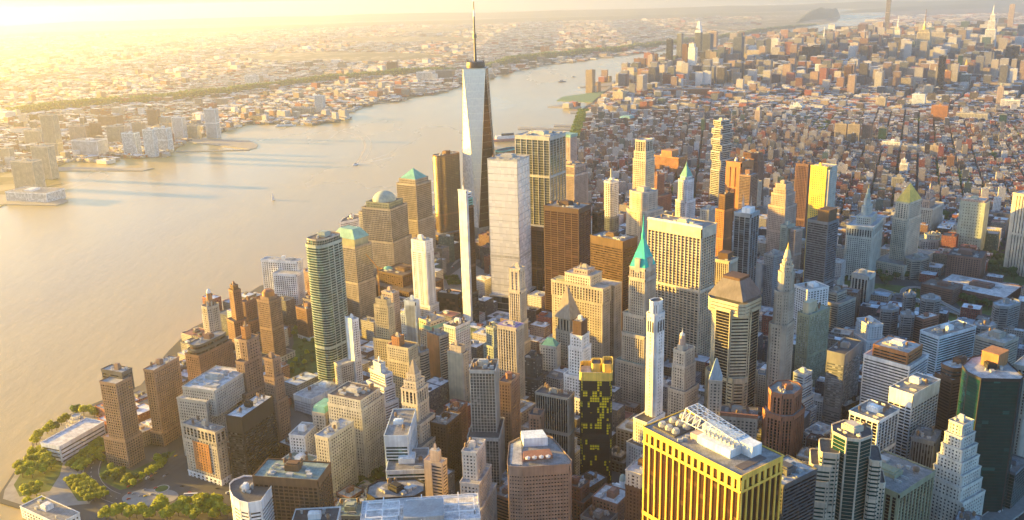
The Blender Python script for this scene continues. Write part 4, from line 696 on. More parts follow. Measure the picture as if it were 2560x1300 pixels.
H('orange roofed banded office', 'wide white banded office with orange lit roof screens', 'e', (518,90), (868,172), (1040,92), h=122, wall='white', glass='dark', pat='h', sh=.5, roof='pale', tf=[(0,1,0,1,0,1), (1,1.12,.1,.85,.1,.85,None,{'wall':'orange','sh':.5,'ds':1})], clutter=3)
H('grey slatted tower', 'grey tower with pale slatted windows and blank grey side', 'e', (262,52), (392,82), (515,-18), h=118, wall='grey', glass='pale', pat='h', sh=.55, bw=4, top=14, roof='dark', clutter=2)
H('black roofed low block', 'low black block with white rimmed roof and planting before the slatted tower', 'e', (345,448), (392,468), (545,392), h=46, wall='black', glass='dark', pat='g', roof='pale', clutter=4)
DG = polybuilding('dark green glass tower', 'big dark green glass tower with chamfered corners and copper lit penthouse', 'e', [(1258,165), (1300,215), (1398,262), (1688,268), (1712,246), (1615,160), (1540,85), (1440,78), (1330,102)], 165, wall='black', glass='teal', pat='c', roof='pale', name='glass_tower', cat='glass tower', clutter=3, bw=6, pw=0, sh=.07, ds=.07, top=2)
def dg_top():
    root, base, po = DG; c = at(*px('e', (1490,150)), 165); mb = MB(); p = [(c.x+x*math.cos(.7)-y*math.sin(.7), c.y+x*math.sin(.7)+y*math.cos(.7)) for x, y in ((-11,-9), (11,-9), (11,9), (-11,9))]; mb.prism(p, 164.9, 181); mb.prism(offset(p, .4), 181, 181.6); mb.build('penthouse', wall_mat(COL['orange']), root, base)
dg_top()
H('round topped maroon tower', 'maroon banded tower with oval roof behind the dark green glass tower', 'e', (1100,135), (1200,190), (1375,130), h=132, wall='brown', glass='wine', pat='h', sh=.5, roof='blue', tf=[(0,.9,-.05,1.05,-.05,1.05), (.88,1,0,1,0,1,'soft',{'glass':'blue'})], clutter=4)
H('white ziggurat', 'pale stone ziggurat stepping down on every side with many small windows', 'e', (1162,565), (1262,602), (1345,565), h=124, wall=(.60,.60,.54), pat='p', bw=4, pw=.5, roof='pale',
  tf=[(0,.38,-1.25,1.55,-.8,1.3), (.38,.5,-1.0,1.45,-.75,1.2), (.5,.6,-.85,1.3,-.6,1.15), (.6,.7,-.65,1.2,-.5,1.1), (.7,.8,-.45,1.1,-.35,1.06), (.8,.9,-.2,1.05,-.2,1.03), (.9,1,0,1,0,1)], clutter=2)
H('flat roofed pier office', 'office with stone piers and broad grey roof beside the pale ziggurat', 'e', (420,950), (790,1108), (1050,942), h=84, wall='olive', glass='ink', pat='V', bw=7, pw=.28, sh=.15, dp=1.2, top=5, roof='mid', clutter=4)
H('slatted dark block with tanks', 'dark slatted block with round blue roof fans behind the pale ziggurat', 'e', (885,685), (1052,728), (1088,645), h=86, wall='slate', glass='dark', pat='v', bw=3, sh=0, roof='mid', clutter=6)
H('waterfront white slab', 'white fin sided slab beyond the dark green glass tower', 'e', (1650,150), (1760,180), (1830,90), h=158, wall='lime', glass='wine', pat='v', bw=4, roof='pale', clutter=2)
H('teal waterfront office', 'low teal glass office at the foot of the waterfront slab', 'e', (1510,905), (1650,960), (1720,850), h=52, wall='slate', glass='teal', pat='c', roof='mid', clutter=2)
# museum by the park
n_, a_, b_, h_ = frame3('a', (310,728), (440,760), (752,575), 24, None, 'museum wing')
building('museum wing', 'long low white banded museum wing by the waterfront trees', n_, a_, b_, h_, wall='white', glass='dark', pat='h', sh=.6, fh=6, roof='white', clutter=0, name='museum_wing', cat='museum')
n_, a_, b_, h_ = frame3('a', (480,600), (560,650), (675,575), 14, None, 'museum')
building('hexagonal museum', 'six sided stepped stone museum with tiered roof on the riverbank', n_, a_, b_, h_, wall='lime', glass='dark', pat='h', sh=.9, name='museum', cat='museum', roof='pale', clutter=0,
         tiers=[(0,12,0,1,0,1,9), (12,16,.08,.92,.08,.92,8), (16,20,.16,.84,.16,.84,7), (20,24,.24,.76,.24,.76,6), (24,28,.32,.68,.32,.68,4)])
n_, a_, b_, h_ = frame3('a', (5,1290), (430,1330), (610,1270), 14, None, 'ferry')
building('ferry terminal', 'long white ferry terminal with grey roof on the near waterfront', n_, a_, b_, h_, wall='white', glass='dark', pat='q', roof='mid', clutter=2, name='ferry_terminal', cat='terminal')

polybuilding('round fronted office', 'white banded office with a curved glass front and round white roof drum', 'b', [(270,1165), (385,1003), (300,985), (150,982), (75,1010), (46,1040), (48,1085), (70,1130), (115,1162), (180,1180)], 118, wall='white', glass='dark', pat='h', sh=.5, ds=.7, top=9, roof='dark', clutter=5)
polybuilding('wedge topped white building', 'white building with sloping wedge roof behind the teal capped stone tower', 'g', [(292,640), (440,610), (462,580), (390,572), (330,600)], 96, wall='white', glass='dark', pat='h', sh=.7, roof='brown', clutter=2)

def trusses():
    root, base, pt = WR; wm = plain_mat((.80,.80,.78), .5)
    for u0, u1 in ((.04, .3), (.36, .62), (.68, .96)):
        mb = MB(); z = 108
        for a, b in (((u0, .2), (u1, .2)), ((u0, .8), (u1, .8)), ((u0, .2), (u0, .8)), ((u1, .2), (u1, .8)), (((u0+u1)/2, .0), ((u0+u1)/2, 1.0)), ((u0, .5), (u1, .5))):
            p, q = pt(*a), pt(*b); mb.beam((*p, z), (*q, z), .9); mb.beam((*p, z), (*p, 104), .7)
        mb.build('roof_truss', wm, root, base)
    mb = MB(); p = ccw([pt(.30, .0), pt(.64, .0), pt(.64, .7), pt(.30, .7)]); mb.prism(p, 103.9, 110); mb.build('penthouse', wall_mat(COL['steel']), root, base)
trusses()
# ---------------------------------------------------------------- the tallest tower with its spire
def tallest():
    h = 413.0
    l, r = at(1157.5, 172, h), at(1213.5, 171, h); d = Vector((r.x-l.x, r.y-l.y)); wd = d.length; d.normalize(); nrm = Vector((-d.y, d.x))
    c = Vector(((l.x+r.x)/2, (l.y+r.y)/2))+nrm*wd/2; base = (c.x, c.y, 0)
    root = empty('supertall_tower', base); tag(root, 'tallest tower with tapering triangular glass faces and banded spire', 'skyscraper')
    def sq(rad_, rot): return [(c.x+rad_*math.cos(rot+k*PI/2), c.y+rad_*math.sin(rot+k*PI/2)) for k in range(4)]
    th = math.atan2(d.y, d.x)
    T = sq(wd/math.sqrt(2), th-3*PI/4)      # top square: corners k=0 near left, 1 near right
    B = sq(61/math.sqrt(2), th-PI/2)        # base square turned by 45 degrees: corner 0 nearest
    GS = {k: MB() for k in ('tower', 'mirror', 'copper', 'gold', 'silver')}; W = MB(); z0, z1 = 57, h  # glass tint per face paints in the bright sky and darker sides
    nf = 88
    def tri(G, p, q, s, zp, zq, zs):
        ln = math.hypot(p[0]-q[0], p[1]-q[1]); nb = 20
        G.face([(*p, zp), (*q, zq), (*s, zs)], uv=[(0, zp/4), (nb, zq/4), (nb/2, zs/4)])
    for k in range(4):
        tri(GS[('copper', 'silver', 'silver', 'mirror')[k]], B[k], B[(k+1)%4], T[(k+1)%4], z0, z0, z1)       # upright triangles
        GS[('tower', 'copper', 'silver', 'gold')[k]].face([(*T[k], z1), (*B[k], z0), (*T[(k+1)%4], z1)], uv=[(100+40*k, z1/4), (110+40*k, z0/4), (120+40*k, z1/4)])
        W.beam((*B[k], z0), (*T[k], z1), .7); W.beam((*B[k], z0), (*T[(k+1)%4], z1), .7); W.beam((*T[k], z1), (*T[(k+1)%4], z1), 1.4)
        # floor lines every fourth floor, thin steel, on both kinds of face
        for j in range(1, 22):
            t = j/22; zz = z0+(z1-z0)*t
            b0, b1, t1 = Vector(B[k]), Vector(B[(k+1)%4]), Vector(T[(k+1)%4]); p, q = b0.lerp(t1, t), b1.lerp(t1, t); W.beam((*p, zz), (*q, zz), .25)
            p, q = b0.lerp(Vector(T[k]), t), b0.lerp(t1, t); W.beam((*p, zz), (*q, zz), .25)
    for k_, g_ in GS.items(): g_.build('glazing', glass_mat(k_), root, base)
    W.build('edge_frame', plain_mat((.5,.48,.42), .3, .7), root, base)
    P_ = MB(); P_.prism(B, 0, z0-.05); P_.build('podium', plain_mat((.36,.36,.33), .35, .4), root, base)
    m = MB(); m.prism(T, z1+.03, z1+.5); m.build('roof', roof_mat(ROOFC['mid']), root, base)
    m = MB(); m.prism(ring(c.x, c.y, 20, 32), z1+.5, z1+3); m.prism(ring(c.x, c.y, 21, 32), z1+3.2, z1+5); m.frustum(ring(c.x, c.y, 21, 32), z1+5.2, ring(c.x, c.y, 19.5, 32), z1+13)
    m.build('ring_platform', plain_mat((.10,.07,.05), .5, .4), root, base)
    for j in range(16):
        an = j*PI/8; m = MB(); m.beam((c.x+19*math.cos(an), c.y+19*math.sin(an), z1+12.9), (c.x+19*math.cos(an), c.y+19*math.sin(an), z1+17+(j*7%3)*1.3), .9); m.build('antenna', plain_mat((.16,.10,.06), .5, .3), root, base)
    zz = z1+13; rr = 3.0; segs = [(.36, (.10,.09,.08), 1), (.06, (.14,.12,.10), 1.9), (.26, (.09,.08,.08), .8), (.1, (.7,.7,.7), 1.0), (.12, (.10,.09,.08), .75), (.08, (.75,.75,.75), .8), (.06, (.8,.55,.08), .7)]
    tot = sum(s[0] for s in segs); top = 574
    z00 = zz
    for s, col, f in segs:
        zn = zz+(top-z00)*s/tot; m = MB(); taper = 1-(zz-z00)/(top-z00)*.55
        m.frustum(ring(c.x, c.y, rr*f*taper, 12), zz, ring(c.x, c.y, rr*f*taper*.82, 12), zn); m.build('spire_section', plain_mat(col, .45, .3), root, base); zz = zn
    HEROES.append(('tallest tower', ccw(B), h, c))
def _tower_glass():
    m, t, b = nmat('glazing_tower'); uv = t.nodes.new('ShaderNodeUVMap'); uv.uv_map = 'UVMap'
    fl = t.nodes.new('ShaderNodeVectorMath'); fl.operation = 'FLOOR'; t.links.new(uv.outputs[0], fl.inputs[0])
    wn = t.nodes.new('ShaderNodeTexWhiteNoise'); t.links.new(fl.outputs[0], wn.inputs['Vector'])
    cr = t.nodes.new('ShaderNodeValToRGB'); cr.color_ramp.elements[0].color = (.62,.66,.70,1); cr.color_ramp.elements[1].color = (.72,.76,.80,1)  # reflected sky brightness is part of this front glass colour
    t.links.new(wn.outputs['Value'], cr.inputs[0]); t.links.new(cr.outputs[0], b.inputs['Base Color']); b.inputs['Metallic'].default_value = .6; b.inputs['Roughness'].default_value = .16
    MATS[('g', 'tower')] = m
_tower_glass(); tallest()

# ---------------------------------------------------------------- far towers: base line and top line of each, seen across the city
def T(label, fr, xl, xr, yt, yb, wall='grey', glass='dark', pat='p', asp=1.0, nm='office_tower', cat='office tower', group=None, crown=(), tiers=None, rot=29, roof='mid'):
    o = FR[fr]; X = o[0]+(xl+xr)/2/o[2]; Yb = o[1]+yb/o[2]; Yt = o[1]+yt/o[2]; g = at(X, Yb, 1.5)
    w_ = proj(g.x, g.y, 0)[2]; wid = (xr-xl)/o[2]/FPX*w_; h = height_over((X, Yb), Yt)
    an = rad(rot); s = wid/(math.cos(an)+asp*math.sin(an))
    d1 = Vector((math.cos(an), -math.sin(an))); d2 = Vector((math.sin(an), math.cos(an)))
    N = Vector((g.x, g.y)) - d1*s/2; b_ = d1*s; a_ = d2*s*asp
    k = dict(PT[pat]); f = max(1.0, w_/3500)
    tr = [(t[0]*h, t[1]*h)+tuple(t[2:]) for t in tiers] if tiers else None
    return building(label, label, N, a_, b_, h, wall=wall, glass=glass, pat=pat, roof=roof, tiers=tr, crown=[(c_[0], c_[1], c_[2]*h, c_[3]*h)+tuple(c_[4:]) for c_ in crown], clutter=2, name=nm, cat=cat, group=group,
                    bw=max(k.get('bw', 3.4), 3.4*f*1.2), fh=max(k.get('fh', 3.8), 3.8*f))
T('faceted cream glass tower with slanted top nearest the river bend', 'q', 545, 645, 480, 800, 'cream', 'mirror', 'c', roof='pale', tiers=[(0,1,0,1,0,1), (1,1.12,.3,1,0,.7)])
T('highest slanted tower of the far west cluster with jutting deck', 'q', 612, 695, 330, 740, 'steel', 'silver', 'c', tiers=[(0,1,0,1,0,1)], crown=[('pyr','slanted_top',1,1.28,0,1,0,1,.25,'white'), ('box','viewing_deck',1.08,1.1,-.1,.6,-.6,.4,'dgrey')], nm='glass_tower', cat='glass tower')
T('wide dark blue tower behind the slanted towers', 'q', 690, 800, 345, 730, 'slate', 'blue', 'v')
T('rose edged dark tower at the back of the far west cluster', 'q', 765, 852, 320, 690, 'pink', 'wine', 'v', asp=.6)
T('dark twisted tower farthest out by the river', 'q', 332, 402, 400, 780, 'dgrey', 'dark', 'g', asp=.8)
T('tall pale grey tower with rounded top in the far west cluster', 'q', 435, 502, 340, 760, 'steel', 'silver', 'g')
T('dark brown tower beside the cream slanted tower', 'q', 493, 556, 450, 790, 'umber', 'wine', 'v')
T('pinkish slab with orange head on the far riverbank', 'q', 148, 214, 560, 800, 'pink', 'pale', 'p')
T('thin dark slab behind the pinkish riverbank slab', 'q', 214, 258, 548, 760, 'umber', 'wine', 'v', asp=.6)
T('silver domed mid height tower right behind the low brick blocks'.replace('right ', ''), 'q', 880, 960, 500, 765, 'greenish', 'blue', 'c')
T('big tapering dark tower standing alone before the river', 'q', 990, 1118, 378, 765, 'slate', 'blue', 'v', tiers=[(0,.45,-.05,1.05,-.05,1.05), (.4,1,.05,.95,.05,.95), (1,1.1,.4,.8,.4,.8)])
T('black slab with bright white cap', 'q', 1215, 1312, 475, 700, 'white', 'ink', 'v', roof='white')
T('cream tower group behind the black white capped slab', 'q', 1130, 1205, 450, 640, 'cream', 'dark', 'p')
T('teal block before the black white capped slab', 'q', 1132, 1215, 600, 745, 'slate', 'green', 'c')
T('stepped pink tower with white shoulders in the far city', 'q', 1395, 1462, 375, 620, 'pink', 'pale', 'v', tiers=[(0,.6,-.2,1.2,-.2,1.2), (.55,1,0,1,0,1)])
T('pale green slab in front of the stepped pink tower', 'q', 1440, 1518, 630, 760, 'greenish', 'green', 'v')
T('white stepped slab next to the pale green slab', 'q', 1512, 1602, 645, 765, 'white', 'dark', 'h', tiers=[(0,.8,-.1,1.1,-.1,1.1), (.8,1,.1,.9,.1,.9)])
T('light blue glass tower at the far middle distance', 'q', 1545, 1612, 465, 720, 'bluew', 'blue', 'c')
T('broad black slab wall above the low city', 'q', 1705, 1885, 475, 760, 'black', 'ink', 'v', asp=.4)
T('slender grey tower with mast beside the broad black slab', 'q', 1885, 1950, 390, 740, 'steel', 'silver', 'g', crown=[('cyl','mast',1,1.35,.5,.5,4,1,'white')])
T('thin white faced tower with brown top before the broad black slab', 'q', 1840, 1910, 650, 880, 'white', 'dark', 'p', asp=.7, crown=[('box','penthouse',1.0,1.2,.1,.9,.1,.9,'brick')])
T('dark pointed tower on the far shore line', 'q', 1840, 1885, 350, 600, 'umber', 'dark', 'v', crown=[('pyr','pyramid_roof',1,1.2,0,1,0,1,.05,'slate')])
T('orange topped pale tower beside the bright river reach', 'q', 1985, 2040, 410, 640, 'orange', 'dark', 'p')
T('long red brick warehouse block with a white stair tower', 'q', 225, 800, 905, 1000, 'rust', 'wine', 'q', asp=.25, rot=2, nm='brick_block', cat='brick building')
T('broad red brick slab behind the long warehouse block', 'q', 420, 760, 830, 905, 'rust', 'wine', 'q', asp=.3, rot=2, nm='brick_block', cat='brick building')
T('cream slab at the riverside end of the low city', 't', 635, 775, 262, 370, 'straw', 'dark', 'p', nm='stone_building', cat='stone building')
T('white box with pink base near the river piers', 't', 510, 612, 330, 385, 'bluew', 'dark', 'h')
T('grey ribbed slab on the riverside corner', 't', 675, 735, 95, 240, 'stone', 'dark', 'v')
T('pink stone hall with orange windows behind the riverside slab', 't', 760, 930, 85, 200, 'pink', 'wine', 'p', asp=.6)
T('low red hall with turquoise roof in the near low city', 't', 685, 848, 520, 590, 'brick', 'wine', 'q', nm='brick_block', cat='brick building', roof='green', crown=[('pyr','hip_roof',1,1.3,0,1,0,1,.7,'teal')])
T('dark green slab among the low roofs', 't', 1488, 1536, 520, 720, 'slate', 'teal', 'c')
T('yellow topped small tower among the low roofs', 'q', 1232, 1300, 1120, 1290, 'pink', 'dark', 'p', crown=[('box','penthouse',1,1.18,.2,.8,.2,.8,'straw')])
T('pink twin of the yellow topped small tower', 'q', 1350, 1428, 1150, 1260, 'pink', 'dark', 'p')
T('pale blue civic block with cream tower in the low city', 'q', 1605, 1725, 1050, 1140, 'bluew', 'dark', 'p', tiers=[(0,.8,-.2,1.2,-.2,1.2), (.8,1,.1,.9,.1,.9)])
T('very thin pale supertower reaching above the horizon', 'r', 590, 640, -90, 480, 'pink', 'silver', 'g', asp=.8, nm='glass_tower', cat='glass tower')
T('cream tower leaning beside the very thin supertower', 'r', 520, 585, 225, 480, 'pink', 'silver', 'p')
T('pale green crystal tower with white mast', 'r', 672, 760, 300, 560, 'greenish', 'mirror', 'c', crown=[('pyr','crystal_top',1,1.1,0,1,0,1,.4,'straw'), ('cyl','mast',1.1,1.55,.5,.5,5,1,'white')])
T('teal green slab before the crystal tower', 'r', 650, 745, 448, 640, 'slate', 'green', 'c')
T('black capped dark slab among the far western towers', 'r', 205, 275, 310, 520, 'slate', 'dark', 'v')
T('orange block with dark roof at the western edge of the high rises', 'r', 30, 105, 410, 560, 'orange', 'dark', 'p', crown=[('pyr','pyramid_roof',1,1.2,0,1,0,1,.2,'slate')])
T('pale stone setback tower with arched top', 'r', 270, 345, 530, 720, 'stone', 'dark', 'p')
T('twin pale stone tower next to the arched one', 'r', 350, 420, 525, 720, 'stone', 'dark', 'v')
T('domed lilac setback tower before the green slab', 'r', 485, 585, 570, 720, 'bluew', 'dark', 'p', tiers=[(0,.7,-.15,1.15,-.15,1.15), (.7,1,.1,.9,.1,.9)])
T('flat topped stone block with arched crown', 'r', 585, 690, 620, 780, 'stone', 'dark', 'v')
T('blue glass slab behind the flat topped stone block', 'r', 690, 775, 600, 760, 'slate', 'blue', 'c')
T('famous style art deco tower with gold lit shafts and silver mast'.replace('famous style ', 'tall '), 'r', 905, 1045, 300, 690, 'straw', 'dark', 'v', asp=.6,
  tiers=[(0,.3,-.3,1.3,-.3,1.3), (.25,.93,0,1,0,1), (.93,1,.1,.9,.1,.9)], crown=[('cyl','mooring_mast',1,1.1,.5,.5,12,9,'gold'), ('cyl','mooring_mast',1.1,1.22,.5,.5,9,4,'straw'), ('cyl','antenna',1.22,1.52,.5,.5,3.4,1.2,'umber')])
T('wide concrete slab with cut corners behind the art deco tower', 'r', 1050, 1195, 330, 640, 'sand', 'dark', 'p', asp=.3)
T('slender stone tower with pointed arched cap', 'r', 1180, 1242, 410, 640, 'stone', 'dark', 'v', crown=[('pyr','pyramid_roof',1,1.1,.1,.9,.1,.9,.2,'straw')])
T('black faced slab in a pale frame', 'r', 1283, 1400, 360, 560, 'white', 'ink', 'v', asp=.4)
T('grey cantilevered block with heavy top', 'r', 1355, 1490, 495, 640, 'slate', 'dark', 'g')
T('tapering white supertower with needle', 'r', 1590, 1715, 210, 640, 'white', 'silver', 'v', tiers=[(0,.55,-.06,1.06,-.06,1.06), (.5,.8,0,1,0,1), (.8,1,.15,.85,.15,.85), (1,1.14,.3,.75,.3,.75)], crown=[('cyl','needle',1.14,1.36,.55,.5,6,1,'white')], nm='glass_tower', cat='glass tower')
T('pencil thin concrete grid supertower', 'r', 1830, 1895, 45, 450, 'pink', 'silver', 'q', nm='apartment_tower', cat='apartment tower')
T('huge black glass slab at the far eastern high rises', 'r', 1820, 1950, 470, 740, 'black', 'ink', 'c', asp=.4)
T('pinkish block topped by a lit white sign', 'r', 1755, 1925, 375, 560, 'pink', 'wine', 'v', asp=.5)
T('dark tower with painted orange reflection near the top', 'r', 1720, 1800, 565, 760, 'brick', 'wine', 'v', crown=[('box','sun_tint_top',1,1.04,0,1,0,1,'orange')])  # sun's reflection made as an orange coloured box
T('tower with bright gold pyramid roof', 'r', 1395, 1445, 690, 840, 'cream', 'dark', 'p', crown=[('pyr','pyramid_roof',1,1.62,0,1,0,1,.03,'yellow')])
T('black knife thin tower before the gold pyramid', 'r', 1128, 1200, 570, 960, 'black', 'ink', 'c', asp=.6)
T('orange lit clock tower with gold top', 'r', 1178, 1272, 722, 920, 'orange', 'dark', 'p', asp=.7, crown=[('box','gold_top',1,1.06,.4,.8,.3,.7,'gold')])
T('dark green tower joined to the orange clock tower', 'r', 1325, 1385, 560, 860, 'slate', 'teal', 'c')
T('green glass block with white rim among the mid rises', 'r', 1380, 1475, 750, 910, 'bluew', 'green', 'c', asp=.5)
T('orange checkered hospital like block in the middle distance'.replace('hospital like ', ''), 'r', 1072, 1242, 1070, 1260, 'orange', 'wine', 'p', asp=.5)  # orange evening light put into the wall colour
T('sand coloured corner block with stepped roof', 'r', 990, 1105, 870, 980, 'sand', 'dark', 'p')
T('wide cream classical block with roof garden', 'r', 640, 905, 790, 930, 'sand', 'dark', 'p', asp=.4)
T('pale arched triumphal block in the mid rises', 'r', 885, 1015, 955, 1090, 'bluew', 'dark', 'p', asp=.4)
T('cream block stepping beside the village roofs', 'r', 505, 630, 990, 1100, 'sand', 'dark', 'p')
T('long pale gridded slab at the edge of the east side roofs', 'r', 1345, 1640, 1150, 1240, 'lime', 'dark', 'q', asp=.3)
T('white classical block beside the small clock spire', 'r', 1790, 1975, 1010, 1110, 'white', 'dark', 'v', asp=.4)
T('tall pink clock spire on the east side', 'r', 1735, 1808, 880, 1080, 'pink', 'dark', 'p', crown=[('cyl','spire',1,1.2,.5,.5,6,1,'greenish')])
T('dark blue cube by the pale gridded slab', 'r', 1760, 1850, 1160, 1290, 'slate', 'teal', 'c')
T('dark ribbed residential pair at the western mid rises', 'r', 105, 165, 690, 900, 'dgrey', 'wine', 'v', nm='apartment_tower', cat='apartment tower')
T('dark ribbed residential tower east of its darker neighbour', 'r', 180, 270, 670, 920, 'umber', 'wine', 'v', nm='apartment_tower', cat='apartment tower')
T('western of three tan housing slabs', 's', 155, 265, 105, 290, 'tan', 'dark', 'w', asp=.5, nm='apartment_tower', cat='apartment tower')
T('middle one of three tan housing slabs', 's', 272, 385, 110, 300, 'tan', 'dark', 'w', asp=.5, nm='apartment_tower', cat='apartment tower')
T('eastern darker one of three tan housing slabs', 's', 400, 490, 112, 300, 'brick2', 'dark', 'w', asp=.5, nm='apartment_tower', cat='apartment tower')
T('dark green cube behind the three tan housing slabs', 's', 545, 635, 140, 280, 'slate', 'teal', 'c')
T('white terraced slab in the low red roofs', 's', 740, 825, 430, 590, 'white', 'wine', 'h', tiers=[(0,.8,0,1,0,1), (.8,1,.1,.7,.1,.7)])
T('bright white low block beyond the yellow tower', 's', 585, 755, 265, 350, 'white', 'dark', 'q', asp=.5)
T('pillared grey block beyond the white low block', 's', 780, 975, 305, 385, 'lime', 'dark', 'v', asp=.5)
T('domed bank building with curved cornice', 's', 1010, 1100, 300, 440, 'tan', 'dark', 'p')
T('grey blank slab behind the civic tower', 's', 655, 800, 590, 750, 'grey', 'dark', 'w')
T('orange edged brick tower in the red roofs', 's', 1165, 1245, 395, 530, 'brick', 'dark', 'w', nm='apartment_tower', cat='apartment tower')
# towers across the river
NJ = [('curved white tower with a wavy dark line on the far bank', 'n', 1238, 1318, 655, 830, 'white', 'silver'), ('highest tower of the far bank', 'n', 268, 368, 690, 950, 'sand', 'silver'), ('white banded twin block on the far bank', 'n', 418, 618, 845, 945, 'white', 'dark'),
      ('pale slab at the tip of the far bank park', 'n', 738, 838, 800, 935, 'bluew', 'pale'), ('pale slab north of the park tip one', 'n', 870, 945, 780, 945, 'bluew', 'pale'), ('third pale slab along the far bank park', 'n', 930, 1030, 770, 915, 'bluew', 'pale'),
      ('bluish fin shaped tower on the far bank', 'n', 1040, 1118, 705, 845, 'white', 'silver'), ('rose coloured slab behind the white twin block', 'n', 410, 540, 760, 850, 'pink', 'dark'), ('dull red slab beside the rose coloured one', 'n', 545, 610, 740, 850, 'brick2', 'wine'),
      ('broad cream office at the pier end of the far bank', 'n', 70, 240, 970, 1140, 'cream', 'silver'), ('slim cream tower beside the broad pier office', 'n', 200, 330, 880, 1080, 'cream', 'silver'), ('hazy gold block at the sunward edge', 'n', 0, 80, 890, 1000, 'cream', 'silver'), ('hazy striped block behind the highest far bank tower', 'n', 140, 270, 785, 870, 'cream', 'silver'),
      ('red brown tall slab far behind the bank', 'n', 885, 960, 660, 760, 'brick2', 'wine'), ('brown broad slab north of the rose ones', 'n', 580, 720, 700, 765, 'brick2', 'wine'), ('cream block under the wavy tower', 'n', 1120, 1200, 755, 835, 'cream', 'silver'), ('long white pier hall on the sunward pier', 'n', 0, 325, 1158, 1215, 'white', 'pale'),
      ('grey mid rise inland of the pale slabs', 'n', 640, 740, 760, 860, 'sand', 'silver'), ('tan mid rise beside the bluish fin tower', 'n', 985, 1035, 740, 840, 'tan', 'silver'), ('tan slab inland of the third pale slab', 'n', 795, 870, 740, 830, 'tan', 'silver'),
      ('white tower trio on the ridge of the far land', 'o', 358, 470, 615, 700, 'white', 'pale'), ('grey blue tower over the riverside lawn', 'o', 932, 1012, 775, 910, 'bluew', 'silver'), ('long low cream riverside block', 'o', 732, 920, 875, 940, 'sand', 'dark'),
      ('paired tower on the far green point', 'o', 1450, 1482, 720, 790, 'pink', 'dark'), ('thin partner of the paired tower on the far green point', 'o', 1500, 1532, 720, 790, 'pink', 'dark'), ('pink tower inland of the green point', 'o', 1580, 1630, 690, 760, 'pink', 'dark'),
      ('lilac glass campus block by the river', 'o', 1750, 1900, 585, 645, 'white', 'silver'), ('blue hall behind the lilac campus block', 'o', 1905, 2060, 570, 635, 'slate', 'blue'), ('brown slab on the far plateau', 'o', 1515, 1600, 505, 575, 'brown', 'wine'),
      ('orange block on the northern plateau', 'p', 945, 978, 378, 425, 'orange', 'dark'), ('orange block eastward of its plateau twin', 'p', 982, 1016, 378, 425, 'orange', 'dark'), ('first of two rust blocks on the cliff top', 'p', 1222, 1262, 362, 408, 'rust', 'dark'), ('second of two rust blocks on the cliff top', 'p', 1268, 1305, 362, 408, 'rust', 'dark'),
      ('tall tan tower on the cliff top', 'p', 1443, 1470, 328, 400, 'sand', 'dark'), ('low rose hall below the spire', 'p', 552, 610, 515, 555, 'pink', 'dark')]
for lab, fr, xl, xr, yt, yb, wl, gl in NJ:
    T(lab, fr, xl, xr, yt, yb, wl, gl, 'p' if wl in ('pink','orange','rust','tan','brick2') else 'h', asp=.5, nm='riverside_tower' if fr == 'n' else 'distant_block', cat='tower', rot=12)
# ================================================================ the ground and the water
def geo(lat, lon): return ((lon+74.01316)*84390, (lat-40.713)*111050)
def P2(*pts): return [(lambda v: (v.x, v.y))(at(x, y, 0)) for x, y in pts]
def arc(h0, h1, n, R_=42000): return [(CAM[0]+R_*math.sin(rad(h0+(h1-h0)*k/n)), CAM[1]+R_*math.cos(rad(h0+(h1-h0)*k/n))) for k in range(n+1)]
def inside(p, poly):
    x, y = p; c = False; j = len(poly)-1
    for i in range(len(poly)):
        xi, yi = poly[i]; xj, yj = poly[j]
        if (yi > y) != (yj > y) and x < (xj-xi)*(y-yi)/(yj-yi)+xi: c = not c
        j = i
    return c
def struct(name, mb, m): o = mb.build(name, m); tag(o, kind='structure'); return o
# water
def water_mat():
    m, t, b = nmat('river_water'); b.inputs['Roughness'].default_value = .22; b.inputs['IOR'].default_value = 1.33; b.inputs['Specular IOR Level'].default_value = .38
    tc = t.nodes.new('ShaderNodeTexCoord')
    n1 = t.nodes.new('ShaderNodeTexNoise'); n1.inputs['Scale'].default_value = .045; n1.inputs['Detail'].default_value = 8; n1.inputs['Roughness'].default_value = .65
    mp = t.nodes.new('ShaderNodeMapping'); mp.inputs['Rotation'].default_value = (0,0,rad(25)); mp.inputs['Scale'].default_value = (1,.35,1)
    t.links.new(tc.outputs['Object'], mp.inputs[0]); t.links.new(mp.outputs[0], n1.inputs['Vector'])
    bp = t.nodes.new('ShaderNodeBump'); bp.inputs['Strength'].default_value = .34; bp.inputs['Distance'].default_value = 2.2
    t.links.new(n1.outputs['Fac'], bp.inputs['Height']); t.links.new(bp.outputs[0], b.inputs['Normal'])
    n2 = t.nodes.new('ShaderNodeTexNoise'); n2.inputs['Scale'].default_value = .0016; n2.inputs['Detail'].default_value = 5
    t.links.new(mp.outputs[0], n2.inputs['Vector'])
    r = t.nodes.new('ShaderNodeMapRange'); r.inputs[1].default_value = .35; r.inputs[2].default_value = .65
    t.links.new(n2.outputs['Fac'], r.inputs[0])
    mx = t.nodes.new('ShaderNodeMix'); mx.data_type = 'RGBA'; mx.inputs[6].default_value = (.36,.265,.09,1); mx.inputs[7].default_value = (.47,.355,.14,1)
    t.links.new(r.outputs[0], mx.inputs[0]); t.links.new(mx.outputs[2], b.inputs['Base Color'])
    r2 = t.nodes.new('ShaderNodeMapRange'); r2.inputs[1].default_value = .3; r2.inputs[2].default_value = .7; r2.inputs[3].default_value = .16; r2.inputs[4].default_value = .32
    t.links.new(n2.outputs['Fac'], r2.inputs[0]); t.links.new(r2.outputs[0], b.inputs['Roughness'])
    return m
mb = MB(); mb.face([(*p, 0) for p in ccw(ring(CAM[0], CAM[1], 42600, 72))]); struct('water', mb, water_mat())
